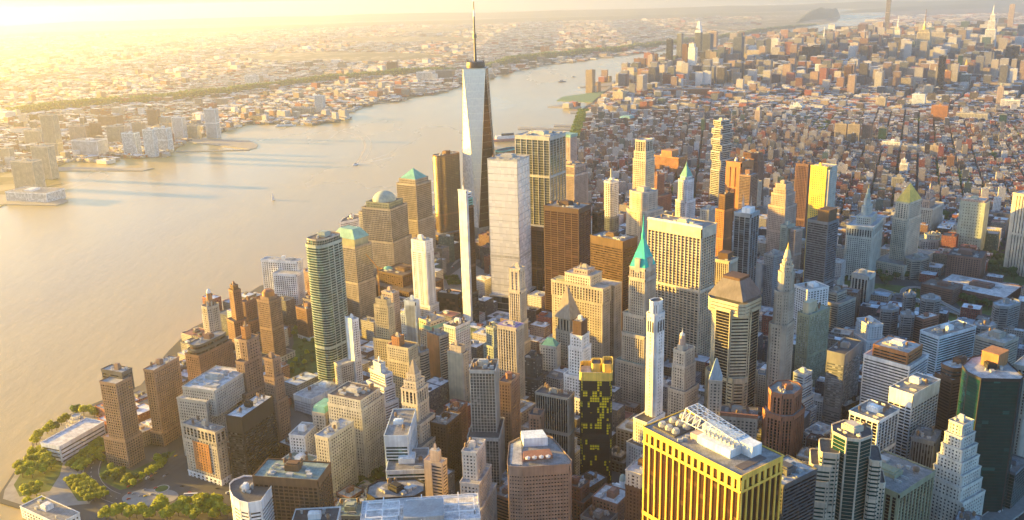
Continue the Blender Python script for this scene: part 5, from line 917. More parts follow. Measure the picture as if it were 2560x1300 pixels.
def city_ground(c1, c2, c3, sc1, sc2):
    m, t, b = nmat('ground'); tc = t.nodes.new('ShaderNodeTexCoord')
    v = t.nodes.new('ShaderNodeTexVoronoi'); v.inputs['Scale'].default_value = sc1; t.links.new(tc.outputs['Object'], v.inputs['Vector'])
    cr = t.nodes.new('ShaderNodeValToRGB'); e = cr.color_ramp.elements; cr.color_ramp.interpolation = 'CONSTANT'
    e[0].color = rgb(c1); e[1].position = .55; e[1].color = rgb(c2); q = e.new(.8); q.color = rgb(c3)
    sx = t.nodes.new('ShaderNodeSeparateColor'); t.links.new(v.outputs['Color'], sx.inputs[0]); t.links.new(sx.outputs[0], cr.inputs[0])
    n = t.nodes.new('ShaderNodeTexNoise'); n.inputs['Scale'].default_value = sc2; n.inputs['Detail'].default_value = 6; t.links.new(tc.outputs['Object'], n.inputs['Vector'])
    r = t.nodes.new('ShaderNodeMapRange'); r.inputs[1].default_value = .42; r.inputs[2].default_value = .58; t.links.new(n.outputs['Fac'], r.inputs[0])
    mx = t.nodes.new('ShaderNodeMix'); mx.data_type = 'RGBA'; t.links.new(r.outputs[0], mx.inputs[0]); t.links.new(cr.outputs[0], mx.inputs[6]); mx.inputs[7].default_value = rgb(c1)
    t.links.new(mx.outputs[2], b.inputs['Base Color']); b.inputs['Roughness'].default_value = .9
    return m
MAN_W = P2((0,1259), (0,1236), (34,1185), (51,1158), (78,1120), (85,1093), (118,1070), (149,1053), (179,1036), (237,1010), (300,985), (352,965), (395,910), (423,878), (480,822), (545,790), (600,748), (650,716), (720,700), (775,668))
MAN_W += [geo(40.7108, -74.0178), geo(40.7150, -74.0170), geo(40.7195, -74.0140)]
MAN_W += P2((1395,378), (1431,335), (1452,275), (1481,256), (1515,228), (1534,206), (1580,182), (1654,169), (1789,123), (1858,114), (1937,106), (2060,84), (2109,77), (2170,58), (2237,36))
MAN = MAN_W + arc(14, 100, 20) + [geo(40.690, -73.80), geo(40.690, -73.995), geo(40.7005, -74.0060)] + P2((620,1420), (85,1283))
mb = MB(); mb.prism(ccw(MAN), -2, 1.6); struct('city_ground', mb, city_ground((.07,.07,.066), (.10,.098,.09), (.14,.13,.12), .02, .006))
NJS = P2((-700,560), (-300,512), (0,520), (60,478), (110,470), (155,460), (138,440), (137,420), (178,404), (274,409), (300,397), (415,394), (436,376), (469,353), (549,334), (617,312), (734,311), (786,314), (835,306), (872,297), (854,286), (888,277),
          (937,261), (998,255), (1035,243), (1091,238), (1128,225), (1143,216), (1214,198), (1257,188), (1291,178), (1368,163), (1460,154), (1491,147), (1583,138), (1660,126), (1686,123), (1792,106), (1863,101), (1917,89), (1984,74), (2060,60), (2090,55), (2103,43), (2092,30))
NJ_POLY = NJS + list(reversed(arc(-112, 7, 30)))
mb = MB(); mb.prism(ccw(NJ_POLY), -2, 1.5); struct('far_land', mb, city_ground((.085,.085,.045), (.20,.17,.11), (.42,.38,.30), .012, .0011))
stone = plain_mat((.30,.28,.24), .85, name='quay'); grass = plain_mat((.075,.12,.022), .9, scale=.05, var=.35, name='grass'); asph = plain_mat((.085,.083,.078), .85, scale=.08, name='asphalt'); pave = plain_mat((.30,.28,.25), .85, scale=.1, name='paving')
def sheet(name, pts, z, m, kind='structure', lab=None, cat=None):
    mb = MB(); mb.face([(x, y, z) for x, y in ccw(pts)]); o = mb.build(name, m); o['kind'] = kind; return o
def slab(name, pts, z0, z1, m, **k):
    mb = MB(); mb.prism(ccw(pts), z0, z1); o = mb.build(name, m); o['kind'] = 'structure'; return o
for pts in (((0,512), (140,515), (171,505), (140,491), (0,488)), ((137,419), (300,421), (386,421), (357,428), (140,428)), ((482,347), (623,352), (645,363), (640,371), (623,374), (470,356)), ((440,378), (625,374), (625,376), (440,381)),
            ((1295,319), (1432,322), (1432,326), (1295,324)), ((1385,312), (1436,313), (1436,318), (1385,317)), ((1445,218), (1534,206), (1534,214), (1450,220)), ((1368,268), (1400,262), (1455,268), (1440,272)), ((1236,368), (1300,372), (1300,378), (1236,374)), ((1422,280), (1455,278), (1455,284), (1425,284))):
    slab('pier', P2(*pts), -2, 2.4, stone)
slab('green_pier', P2((1392,252), (1481,256), (1515,228), (1408,243)), -2, 3.2, plain_mat((.14,.24,.12), .9))
BATT = P2((8,1250), (12,1228), (40,1185), (57,1158), (84,1122), (92,1095), (122,1076), (182,1042), (237,1018), (262,1040), (240,1095), (226,1150), (222,1190), (245,1232), (225,1262), (90,1276))
sheet('park_path', BATT, 1.62, pave)
sheet('park_lawn', P2((35,1215), (88,1130), (130,1128), (160,1150), (150,1190), (125,1230), (50,1245)), 1.64, grass)
sheet('tree_lawn', P2((165,1165), (240,1095), (258,1105), (232,1150), (195,1182)), 1.64, grass)
sheet('tree_lawn', P2((158,1200), (215,1195), (250,1240), (225,1256), (195,1255)), 1.64, grass)
sheet('memorial_lawn', P2((52,1225), (60,1208), (100,1200), (108,1225), (55,1243)), 1.66, grass)
sheet('planted_verge', P2((245,1200), (258,1150), (330,1180), (440,1128), (418,1165), (330,1222), (300,1228)), 1.64, grass)
sheet('riverside_lawn', P2((708,940), (735,970), (870,905), (800,840), (730,820), (735,860)), 1.64, grass)
sheet('civic_park', P2((2085,700), (2290,720), (2430,800), (2300,830), (2150,790), (2085,760)), 1.64, grass)
sheet('ramp_green', P2((2380,745), (2480,755), (2540,790), (2470,790), (2400,770)), 1.65, grass)
sheet('east_park', P2((2470,640), (2560,640), (2620,700), (2560,740), (2480,700)), 1.64, grass)
sheet('river_park', P2((1424,345), (1448,278), (1470,274), (1450,345), (1440,372)), 1.64, grass)
sheet('memorial_plaza', P2((1085,720), (1150,640), (1230,690), (1225,740), (1110,775)), 1.63, pave)
def strip(pts, w_, z, name, m, pixel=True, kerb=False):
    p = [Vector(q) for q in (P2(*pts) if pixel else pts)]; mb = MB(); L_, R_ = [], []
    for i in range(len(p)):
        d = (p[min(i+1, len(p)-1)]-p[max(i-1, 0)]).normalized(); n = Vector((-d.y, d.x)); L_.append(p[i]+n*w_/2); R_.append(p[i]-n*w_/2)
    for i in range(len(p)-1): mb.face([(*R_[i], z), (*R_[i+1], z), (*L_[i+1], z), (*L_[i], z)])
    o = mb.build(name, m); o['kind'] = 'structure'
    return p
paint = plain_mat((.7,.7,.66), .7, name='road_paint'); kerbm = plain_mat((.38,.37,.34), .8, name='kerb')
def smooth(pts, n=6):
    out = []
    for i in range(len(pts)-1):
        p0, p1, p2, p3 = [Vector(pts[max(0, min(len(pts)-1, k))]) for k in (i-1, i, i+1, i+2)]
        for k in range(n):
            t = k/n; out.append(tuple(.5*((2*p1)+(p2-p0)*t+(2*p0-5*p1+4*p2-p3)*t*t+(3*p1-p0-3*p2+p3)*t**3)))
    return out+[tuple(pts[-1])]
drive = smooth([(268,1115), (240,1148), (228,1182), (236,1212), (262,1236), (300,1252)])
strip(drive, 17, 1.70, 'park_drive', asph); strip(drive, 18.5, 1.69, 'drive_kerb', kerbm)
for k in range(len(drive)-1):
    if k % 2 == 0: strip([drive[k], tuple(Vector(drive[k]).lerp(Vector(drive[k+1]), .6))], .5, 1.71, 'lane_marking', paint)
strip([(300,1252), (400,1225), (560,1235), (700,1190)], 26, 1.705, 'street', asph)
for dx in (0, 9, 18, 27):
    strip([(330+dx*1.2, 1215+dx*.8), (380+dx, 1180+dx*.6), (480+dx*.8, 1115+dx*.5)], 7, 1.71, 'tunnel_road', asph)
strip([(300,1290), (420,1262), (620,1250)], 14, 1.715, 'street', asph)
# raised ramps and the viaduct by the east river
def viaduct(pts, w_, z, name):
    p = [Vector(q) for q in [(lambda v: (v.x, v.y))(at(x, y, z)) for x, y in smooth(pts, 5)]]; mb, ed = MB(), MB()
    side = []
    for i in range(len(p)):
        d = (p[min(i+1, len(p)-1)]-p[max(i-1, 0)]).normalized(); n = Vector((-d.y, d.x)); side.append((p[i]+n*w_/2, p[i]-n*w_/2))
    for i in range(len(p)-1):
        a, b = side[i], side[i+1]; q = [a[1], b[1], b[0], a[0]]
        mb.face([(*v, z) for v in q]); mb.face([(*v, z-1.4) for v in reversed(q)])
        for s_, sg in ((0, 1), (1, -1)):
            e0, e1 = a[s_], b[s_]; ed.beam((*e0, z+.2), (*e1, z+.2), 1.0)
        if i % 2 == 0:
            for s_ in (0, 1):
                c_ = p[i].lerp(a[s_], .7); ed.beam((*c_, 1.5), (*c_, z-1.4), 1.3)
        mb.face([(*a[0], z-1.4), (*b[0], z-1.4), (*b[0], z), (*a[0], z)]); mb.face([(*b[1], z-1.4), (*a[1], z-1.4), (*a[1], z), (*b[1], z)])
    o = mb.build(name, plain_mat((.20,.20,.19), .8)); o['kind'] = 'structure'; o2 = ed.build('railing', kerbm, o)
    return p
V1 = viaduct([(2600,1225), (2540,1262), (2470,1312), (2420,1350)], 24, 9, 'viaduct')
V2 = viaduct([(2190,722), (2260,742), (2330,762), (2420,790), (2540,832)], 16, 7, 'ramp_road')
V3 = viaduct([(2255,735), (2262,722), (2290,718), (2325,728), (2345,750), (2440,800)], 8, 8.5, 'ramp_loop')
strip([(1098,700), (1160,655), (1225,620)], 22, 1.70, 'street', asph)
strip([(1442,345), (1470,275), (1520,232)], 26, 1.70, 'street', asph)
# wooded cliff and far hills
def forest_mat(c1, c2, s):
    m, t, b = nmat('woodland'); t.links.new(noise_mix(t, c1, c2, s, detail=8), b.inputs['Base Color']); b.inputs['Roughness'].default_value = 1; return m
fm = forest_mat((.030,.045,.018), (.085,.10,.035), .02)
def ridge(base, depth, hgt, name, seed):
    p = [at(x, y, 1.5) for x, y in smooth(base, 4)]; rnd = random.Random(seed); mb = MB(); rows = []
    for i, q in enumerate(p):
        d = Vector((q.x-CAM[0], q.y-CAM[1])).normalized(); k = rnd.uniform(.8, 1.15); row = []
        end = min(1, i/3, (len(p)-1-i)/3)
        for f, z in ((0, 0), (.12, .55), (.3, .92), (.55, 1), (1, .0)):
            row.append((q.x+d.x*depth*f, q.y+d.y*depth*f, 1.2+hgt*z*k*end+rnd.uniform(-.04, .04)*hgt*(z > 0)))
        rows.append(row)
    for i in range(len(rows)-1):
        for j in range(4): mb.face([rows[i][j], rows[i+1][j], rows[i+1][j+1], rows[i][j+1]])
    o = mb.build(name, fm, smooth=True); o['kind'] = 'structure'; return p, rows
RID = [ridge([(-60,300), (90,284), (200,272), (330,262), (480,247), (640,227), (760,212), (900,196), (1020,187), (1140,176)], 260, 34, 'wooded_ridge', 3),
       ridge([(1180,178), (1300,158), (1420,143), (1560,128), (1680,114), (1800,98), (1920,80), (2040,62)], 420, 48, 'wooded_ridge', 4),
       ridge([(1990,58), (2040,48), (2080,44), (2100,40)], 1500, 190, 'headland', 5)]
for base_, dep, hg, sd_ in (([(-100,95), (200,88), (500,80), (800,70), (1100,60), (1400,52), (1700,44), (2000,36)], 2500, 55, 6), ([(-100,78), (300,66), (700,58), (1100,48), (1500,40), (1900,30), (2100,22), (2400,18), (2700,12)], 5000, 150, 7), ([(2100,34), (2300,26), (2500,20), (2700,14)], 3000, 90, 8)):
    ridge(base_, dep, hg, 'far_hills', sd_)

# ================================================================ the mass of smaller buildings
def attr_mat():
    m, t, b = nmat('city_walls'); at_ = t.nodes.new('ShaderNodeVertexColor'); at_.layer_name = 'wc'
    uv = t.nodes.new('ShaderNodeUVMap'); uv.uv_map = 'UVMap'; fr = t.nodes.new('ShaderNodeVectorMath'); fr.operation = 'FRACTION'; t.links.new(uv.outputs[0], fr.inputs[0])
    fl = t.nodes.new('ShaderNodeVectorMath'); fl.operation = 'FLOOR'; t.links.new(uv.outputs[0], fl.inputs[0])
    wn = t.nodes.new('ShaderNodeTexWhiteNoise'); t.links.new(fl.outputs[0], wn.inputs['Vector'])
    s = t.nodes.new('ShaderNodeSeparateXYZ'); t.links.new(fr.outputs[0], s.inputs[0])
    def m_(op, a, b_=None, v=None):
        n = t.nodes.new('ShaderNodeMath'); n.operation = op; t.links.new(a, n.inputs[0])
        if b_ is not None: t.links.new(b_, n.inputs[1])
        if v is not None: n.inputs[1].default_value = v
        return n.outputs[0]
    wx = m_('MULTIPLY', m_('GREATER_THAN', s.outputs[0], v=.28), m_('LESS_THAN', s.outputs[0], v=.74)); wy = m_('MULTIPLY', m_('GREATER_THAN', s.outputs[1], v=.25), m_('LESS_THAN', s.outputs[1], v=.75))
    win = m_('MULTIPLY', wx, wy)
    cr = t.nodes.new('ShaderNodeValToRGB'); e = cr.color_ramp.elements; e[0].color = (.010,.011,.014,1); e[1].color = (.10,.10,.09,1); e[1].position = .8; q = e.new(.9); q.color = (.3,.28,.22,1)
    t.links.new(wn.outputs['Value'], cr.inputs[0])
    mx = t.nodes.new('ShaderNodeMix'); mx.data_type = 'RGBA'; t.links.new(win, mx.inputs[0]); t.links.new(at_.outputs[0], mx.inputs[6]); t.links.new(cr.outputs[0], mx.inputs[7])
    t.links.new(mx.outputs[2], b.inputs['Base Color'])
    r = t.nodes.new('ShaderNodeMapRange'); r.inputs[3].default_value = .85; r.inputs[4].default_value = .2; t.links.new(win, r.inputs[0]); t.links.new(r.outputs[0], b.inputs['Roughness'])
    return m
def attr_roof():
    m, t, b = nmat('city_roofs'); a = t.nodes.new('ShaderNodeVertexColor'); a.layer_name = 'wc'
    tc = t.nodes.new('ShaderNodeTexCoord'); n = t.nodes.new('ShaderNodeTexNoise'); n.inputs['Scale'].default_value = .15; n.inputs['Detail'].default_value = 5; t.links.new(tc.outputs['Object'], n.inputs['Vector'])
    r = t.nodes.new('ShaderNodeMapRange'); r.inputs[1].default_value = .3; r.inputs[2].default_value = .7; r.inputs[3].default_value = .6; r.inputs[4].default_value = 1.15; t.links.new(n.outputs['Fac'], r.inputs[0])
    mm = t.nodes.new('ShaderNodeMix'); mm.data_type = 'RGBA'; mm.blend_type = 'MULTIPLY'; mm.inputs[0].default_value = 1; t.links.new(a.outputs[0], mm.inputs[6]); t.links.new(r.outputs[0], mm.inputs[7]); t.links.new(mm.outputs[2], b.inputs['Base Color'])
    b.inputs['Roughness'].default_value = .75; return m
AM, ARF = attr_mat(), attr_roof()
WALLS = [(.20,.085,.055), (.14,.075,.055), (.25,.14,.095), (.34,.26,.18), (.46,.40,.31), (.24,.21,.18), (.14,.135,.13), (.48,.45,.39), (.07,.06,.055), (.30,.16,.11), (.26,.25,.235), (.66,.65,.62), (.33,.09,.06), (.56,.50,.42), (.29,.10,.07)]
ROOFS = [(.50,.54,.57), (.66,.70,.72), (.30,.32,.34), (.16,.17,.18), (.08,.085,.09), (.40,.45,.50), (.20,.18,.16), (.30,.13,.10), (.78,.80,.80), (.44,.40,.35), (.58,.62,.66), (.72,.75,.77), (.62,.66,.68)]
def mass_box(mb, c, d1, d2, w1, w2, h, rnd, near, wcol=None, z0=1.4):
    p = [tuple(c+d1*(sx*w1/2)+d2*(sy*w2/2)) for sx, sy in ((-1,-1), (1,-1), (1,1), (-1,1))]; p = ccw(p)
    wc = wcol or rnd.choice(WALLS); k = rnd.uniform(.8, 1.15); wc = tuple(x*k for x in wc); rc = rnd.choice(ROOFS)
    fs = 3.6 if near else 5.5; bs = 3.2 if near else 5.0; o1 = rnd.randint(0, 900)
    for i in range(4):
        a, b = p[i], p[(i+1)%4]; ln = math.hypot(a[0]-b[0], a[1]-b[1]); nb = max(1, round(ln/bs)); nf = max(1, round(h/fs))
        mb.face([(*a, z0), (*b, z0), (*b, h), (*a, h)], uv=[(o1, 0), (o1+nb, 0), (o1+nb, nf), (o1, nf)], col=wc)
    zz = h-.7 if near else h
    mb.face([(*q, zz) for q in p], col=rc, mi=1)
    if near:
        q = offset(p, -.5)
        for i in range(4):
            j = (i+1)%4; mb.face([(*p[i], h), (*p[j], h), (*q[j], h), (*q[i], h)], col=wc, mi=1); mb.face([(*q[j], zz), (*q[i], zz), (*q[i], h), (*q[j], h)], col=wc, mi=1)
    n = rnd.choice((1, 1, 2, 2, 3)) if near else rnd.choice((0, 1, 1))
    for _ in range(n):
        s1, s2 = rnd.uniform(.12, .32)*w1, rnd.uniform(.12, .32)*w2; cc = c+d1*rnd.uniform(-.3, .3)*w1+d2*rnd.uniform(-.3, .3)*w2; hh = rnd.uniform(2, 4.5)
        pp = ccw([tuple(cc+d1*(sx*s1/2)+d2*(sy*s2/2)) for sx, sy in ((-1,-1), (1,-1), (1,1), (-1,1))]); c_ = rnd.choice((wc, rnd.choice(ROOFS)))
        mb.prism(pp, zz, zz+hh, mi=1, col=c_)
HG = {}
for nick, fp, h, c in HEROES:
    r = max((Vector(q)-c).length for q in fp)+14
    for gx in range(int((c.x-r)//120), int((c.x+r)//120)+1):
        for gy in range(int((c.y-r)//120), int((c.y+r)//120)+1): HG.setdefault((gx, gy), []).append((fp, c, r))
def hits_hero(p, rad_):
    for fp, c, r in HG.get((int(p.x//120), int(p.y//120)), ()):
        if (p-c).length > r+rad_: continue
        for k in range(len(fp)):
            a, b = Vector(fp[k]), Vector(fp[(k+1)%len(fp)]); ab = b-a
            if ab.length < .01: continue
            t = max(0, min(1, (p-a).dot(ab)/ab.length_squared)); 
            if (a+ab*t-p).length < rad_: return True
        if inside(tuple(p), fp): return True
    return False
KEEP = [BATT, P2((-500,1225), (60,1225), (150,1270), (330,1285), (330,1600), (-500,1600)), P2((720,1000), (780,1085), (900,1010), (900,960), (790,1010)), P2((240,1240), (222,1180), (262,1100), (300,1165), (370,1130), (480,1095), (520,1215), (640,1240), (640,1420), (60,1400), (80,1275)), P2((700,950), (735,985), (880,905), (800,830), (725,810), (700,850)), P2((840,1230), (1000,1240), (1010,1150), (965,1130), (860,1175)),
        P2((1085,720), (1150,630), (1235,690), (1225,745), (1110,780)), P2((2080,690), (2180,690), (2300,700), (2560,800), (2560,860), (2300,800), (2200,790), (2110,760)), P2((2460,640), (2570,640), (2620,720), (2560,745), (2470,700)),
        P2((1420,350), (1446,275), (1475,272), (1455,350), (1445,380)), P2((2420,1400), (2450,1290), (2560,1210), (2700,1180), (2700,1400)), P2((740,1010),(800,1060),(745,1100),(640,1130),(620,1190),(560,1200),(600,1160),(700,1060))]
EDGE = MAN_W
def near_edge(p, dd):
    for k in range(len(EDGE)-1):
        a, b = Vector(EDGE[k]), Vector(EDGE[k+1]); ab = b-a; t = max(0, min(1, (p-a).dot(ab)/ab.length_squared))
        if (a+ab*t-p).length < dd: return True
    return False
LOTS = []
def lattice(origin, heading, blk, st, lot, dep, ok, rnd, x0, x1, y0, y1):
    an = rad(heading); d2 = Vector((math.sin(an), math.cos(an))); d1 = Vector((math.cos(an), -math.sin(an))); o = Vector(origin)
    bw_, bl_ = blk
    n1 = int((x1-x0)/(bw_+st[0]))+1; n2 = int((y1-y0)/(bl_+st[1]))+1
    for i in range(n1):
        for j in range(n2):
            c0 = o+d1*(x0+i*(bw_+st[0]))+d2*(y0+j*(bl_+st[1])); cc = c0+d1*bw_/2+d2*bl_/2
            if not ok(cc): continue
            X, Y, w_ = proj(cc.x, cc.y, 10)
            if w_ < 200 or X < -140 or X > 2700 or Y > 1420 or Y < -40: continue
            f = max(1.0, min(2.4, w_/3400)); rows = max(1, int(round(bw_/(dep*f)))); dd = bw_/rows
            for r in range(rows):
                y = 0
                while y < bl_-6:
                    lw = min(rnd.uniform(*lot)*f, bl_-y)
                    if bl_-y-lw < lot[0]*.6: lw = bl_-y
                    c = c0+d1*(dd*(r+.5))+d2*(y+lw/2); y += lw
                    LOTS.append((c, d1, d2, dd-.15, lw-.15, w_))
def ht(c, rnd):
    x, y = c
    if y < 350: 
        
        X_, Y_, _w = proj(x, y, 0)
        if X_ < 1020 and Y_ > 880: return rnd.choice((14, 18, 22, 27))
        return rnd.choice((20, 26, 33, 40, 50, 60)) if x < 700 else rnd.choice((18, 24, 30, 38, 48))
    m = max(0, min(1, (y-3200)/900)); cx = abs(x-(1600+(y-3900)*.55)); mm = m*max(.22, min(.8, 1.1-cx/2000))
    v = rnd.choice((13, 15, 17, 19, 22, 26)) if rnd.random() > .17 else rnd.uniform(28, 52)
    if x > 1150 and rnd.random() < .78: v = rnd.choice((12, 14, 15, 17, 18, 21, 24))
    if rnd.random() < mm: v = rnd.choice((45, 60, 75, 95, 120, 150, 185, 215))*(.6+.4*mm if y > 4600 else .62)
    elif m > 0: v = rnd.uniform(20, 50)
    if y > 8600: v = rnd.uniform(14, 45)
    return v*rnd.uniform(.88, 1.12)
rnd = random.Random(77)
inm = lambda c: inside(tuple(c), MAN)
lattice((-600,-900), 31, (58, 92), (13, 12), (18, 30), 27, lambda c: inm(c) and c.y < 430, rnd, -400, 2600, -500, 2100)
lattice((0,400), 9, (54, 120), (9, 10), (9, 20), 18, lambda c: inm(c) and 430 <= c.y < 2500 and c.x < 640+(c.y-430)*.12, rnd, -900, 1500, -300, 2400)
lattice((700,200), 20, (50, 140), (7.5, 9), (8, 17), 17, lambda c: inm(c) and 430 <= c.y < 2500 and c.x >= 640+(c.y-430)*.12, rnd, -900, 3500, -1500, 2700)
lattice((200,2000), 29, (225, 56), (26, 16), (16, 34), 27, lambda c: inm(c) and 2500 <= c.y < 9800, rnd, -3500, 5500, -3200, 10500)
lattice((200,8000), 29, (300, 130), (30, 20), (80, 110), 80, lambda c: inm(c) and 9800 <= c.y < 17000, rnd, -3500, 9500, 1000, 13000)
good = []
for c, d1, d2, w1, w2, w_ in LOTS:
    X, Y, _ = proj(c.x, c.y, 20)
    if X < -100 or X > 2660 or Y > 1400: continue
    rr = min(w1, w2)*.5
    if near_edge(c, 30 if w_ < 4000 else 55): continue
    if w_ < 9000 and hits_hero(c, rr*.95): continue
    if any(inside(tuple(c), k) for k in KEEP): continue
    if rnd.random() < .03: continue
    good.append((w_, c, d1, d2, w1, w2))
good.sort(key=lambda g: g[0])
NEARN = 150
used_labels = set()
def direction(c, hc):
    a = proj(c.x, c.y, 0); b = proj(hc.x, hc.y, 0); dx, dw = a[0]-b[0], (a[2]-b[2])
    if abs(dw) > abs(dx/FPX*b[2])*1.1: return 'behind' if dw > 0 else 'before'
    return 'east of' if dx > 0 else 'west of'
WN = ['red brick', 'dark brick', 'russet brick', 'tan', 'cream', 'grey brown', 'dark grey', 'pale stone', 'blackish', 'terracotta', 'stone grey', 'white', 'bright red', 'pale cream', 'deep red']
RN = dict(pale='pale roof', mid='grey roof', dark='dark roof', blue='blue grey roof', brown='brown roof', white='white roof')
def low_building(i, g):
    w_, c, d1, d2, w1, w2 = g; r2 = random.Random(5000+i); h = ht(c, r2); wi = r2.randrange(len(WALLS)); rk = r2.choice(('pale','mid','dark','blue','brown','white','blue','pale'))
    N = c-d1*w1/2-d2*w2/2
    near = sorted(HEROES[:NH], key=lambda q: (q[3]-c).length)[:3]; lab = None
    size = 'tall' if h > 50 else ('low' if h < 26 else 'mid height')
    for hero in near:
        for extra in ('', 'narrow ', 'plain '):
            L0 = '%s%s %s block with %s %s the %s' % (extra if extra != 'narrow ' or min(w1, w2) < 22 else '', size, WN[wi], RN[rk], direction(c, hero[3]), hero[0])
            if L0 not in used_labels: lab = L0; break
        if lab: break
    lab = lab or L0
    if len(lab.split()) > 16: lab = lab.replace(' with ', ', ').replace('mid height ', '')
    used_labels.add(lab)
    pat = r2.choice(('p', 'p', 'w', 'q', 'h')); g_ = r2.choice(('dark', 'dark', 'bronze', 'pale'))
    t = [(0, h, 0, 1, 0, 1)] if r2.random() < .55 else [(0, h*.75, 0, 1, 0, 1), (h*.72, h, .12, .88, .1, .8)]
    building(lab, lab, N, d2*w2, d1*w1, h, wall=tuple(WALLS[wi]), glass=g_, pat=pat, roof=rk, tiers=t, clutter=r2.choice((3, 4, 5)), name='masonry_building', cat='city building', top=1.6, group='lesser blocks between the towers')
NH = len(HEROES)
for i, g in enumerate(good[:NEARN]): low_building(i, g)
chunks = {}
for w_, c, d1, d2, w1, w2 in good[NEARN:]:
    h = ht(c, rnd); nr = w_ < 3600
    key = 'low_city_blocks' if w_ < 3600 else ('far_city_blocks' if w_ < 7500 else 'uptown_blocks')
    wc = rnd.choice(WALLS) if h < 45 or rnd.random() < .3 else rnd.choice([(.22,.22,.24), (.36,.32,.28), (.12,.14,.16), (.05,.05,.06), (.28,.19,.16), (.44,.42,.41), (.06,.12,.12), (.40,.28,.20), (.08,.09,.12), (.62,.60,.58)])
    mass_box(chunks.setdefault(key, MB()), c, d1, d2, w1, w2, h, rnd, nr, wc)
for k, mb in chunks.items(): tag(mb.build(k, [AM, ARF]), kind='stuff')
# the far bank: scattered low houses and halls
mb = MB(); rn2 = random.Random(9); ridge_pts = [p for r in RID[:2] for p in r[0]]
cnt = 0; tries = 0
while cnt < 12500 and tries < 90000:
    tries += 1; X = rn2.uniform(-60, 1900); Yh = 30-X*.018
    u = rn2.random(); Y = Yh+40+ (360)*u**1.7
    g = at(X, Y, 1.5); c = Vector((g.x, g.y)); w_ = proj(g.x, g.y, 0)[2]
    if w_ > 21000 or w_ < 0 or not inside(tuple(c), NJ_POLY): continue
    if hits_hero(c, 12): continue
    s = math.sin(c.x*.0011+1)+math.sin(c.y*.0016+c.x*.0007)
    if w_ > 7000 and s < -1.2: continue
    an = rad(12 if (c.x//900) % 2 else 28); d1 = Vector((math.cos(an), -math.sin(an))); d2 = Vector((math.sin(an), math.cos(an)))
    q = w_/3000; big = rn2.random() < .07
    w1, w2 = (rn2.uniform(14, 30)*q, rn2.uniform(12, 22)*q) if not big else (rn2.uniform(50, 110), rn2.uniform(30, 60))
    h = rn2.uniform(8, 15) if rn2.random() > .05 else rn2.uniform(22, 45)
    mass_box(mb, c, d1, d2, min(w1, 90), min(w2, 60), h, rn2, False, rn2.choice(WALLS[3:]+[(.7,.66,.58)])); cnt += 1
tag(mb.build('far_bank_houses', [AM, ARF]), kind='stuff')
# ================================================================ trees
def leaf_mat(c1, c2):
    m, t, b = nmat('foliage'); oi = t.nodes.new('ShaderNodeObjectInfo')
    tc = t.nodes.new('ShaderNodeTexCoord'); n = t.nodes.new('ShaderNodeTexNoise'); n.inputs['Scale'].default_value = .5; n.inputs['Detail'].default_value = 4; t.links.new(tc.outputs['Object'], n.inputs['Vector'])
    r = t.nodes.new('ShaderNodeMapRange'); r.inputs[1].default_value = .35; r.inputs[2].default_value = .65; t.links.new(n.outputs['Fac'], r.inputs[0])
    mx = t.nodes.new('ShaderNodeMix'); mx.data_type = 'RGBA'; mx.inputs[6].default_value = rgb(c1); mx.inputs[7].default_value = rgb(c2); t.links.new(r.outputs[0], mx.inputs[0])
    hs = t.nodes.new('ShaderNodeHueSaturation'); r3 = t.nodes.new('ShaderNodeMapRange'); r3.inputs[3].default_value = .7; r3.inputs[4].default_value = 1.25
    t.links.new(oi.outputs['Random'], r3.inputs[0]); t.links.new(r3.outputs[0], hs.inputs['Value']); t.links.new(mx.outputs[2], hs.inputs['Color']); t.links.new(hs.outputs[0], b.inputs['Base Color'])
    b.inputs['Roughness'].default_value = .7
    try: b.inputs['Subsurface Weight'].default_value = 0
    except Exception: pass
    tl = t.nodes.new('ShaderNodeBsdfTranslucent'); t.links.new(hs.outputs[0], tl.inputs[0]); ms = t.nodes.new('ShaderNodeMixShader'); ms.inputs[0].default_value = .45
    t.links.new(b.outputs[0], ms.inputs[1]); t.links.new(tl.outputs[0], ms.inputs[2]); t.links.new(ms.outputs[0], t.nodes['Material Output'].inputs[0])
    return m
LM1, LM2 = leaf_mat((.26,.31,.02), (.48,.48,.04)), leaf_mat((.06,.12,.02), (.14,.22,.04))  # LM1 leaves brightened to yellow, sunlight painted into their colour
BK = plain_mat((.10,.075,.05), .9, name='bark')
def tree_proto(seed, lm, h=13.0, r=6.5, n=900):
    rn = random.Random(seed); root = empty('plane_tree', (0,0,0)); tr = MB()
    tr.frustum(ring(0,0,.45,8), -.2, ring(.1,.1,.28,8), h*.45)
    lobes = []
    for k in range(7):
        an = k*2.4+rn.uniform(-.4,.4); rr = r*rn.uniform(.3,.62) if k else 0; z = h*rn.uniform(.5,.78) if k else h*.8
        q = Vector((rr*math.cos(an), rr*math.sin(an), z)); lobes.append((q, r*rn.uniform(.36,.52))); tr.beam((.1,.1,h*.38), tuple(q), .25)
    tr.build('trunk', BK, root)
    cr = MB()
    for k in range(n):
        q, lr = rn.choice(lobes); v = Vector((rn.gauss(0,1), rn.gauss(0,1), rn.gauss(0,.85))).normalized()*lr*rn.uniform(.62,1.08)
        p = q+v; nn = (v.normalized()+Vector((rn.uniform(-.6,.6), rn.uniform(-.6,.6), rn.uniform(-.2,.8)))).normalized(); a = nn.cross(Vector((.3,.2,1))).normalized(); b = nn.cross(a); s = rn.uniform(.45,.95)
        cr.face([p-a*s-b*s*.6, p+a*s*.7-b*s, p+a*s+b*s*.6, p-a*s*.5+b*s])
    cr.build('crown', lm, root)
    return root
def copy_thing(root, loc, rz, s):
    r = root.copy(); C.objects.link(r); r.location = loc; r.rotation_euler = (0,0,rz); r.scale = (s,s,s)
    for ch in list(root.children):
        c = ch.copy(); C.objects.link(c); c.parent = r
    return r
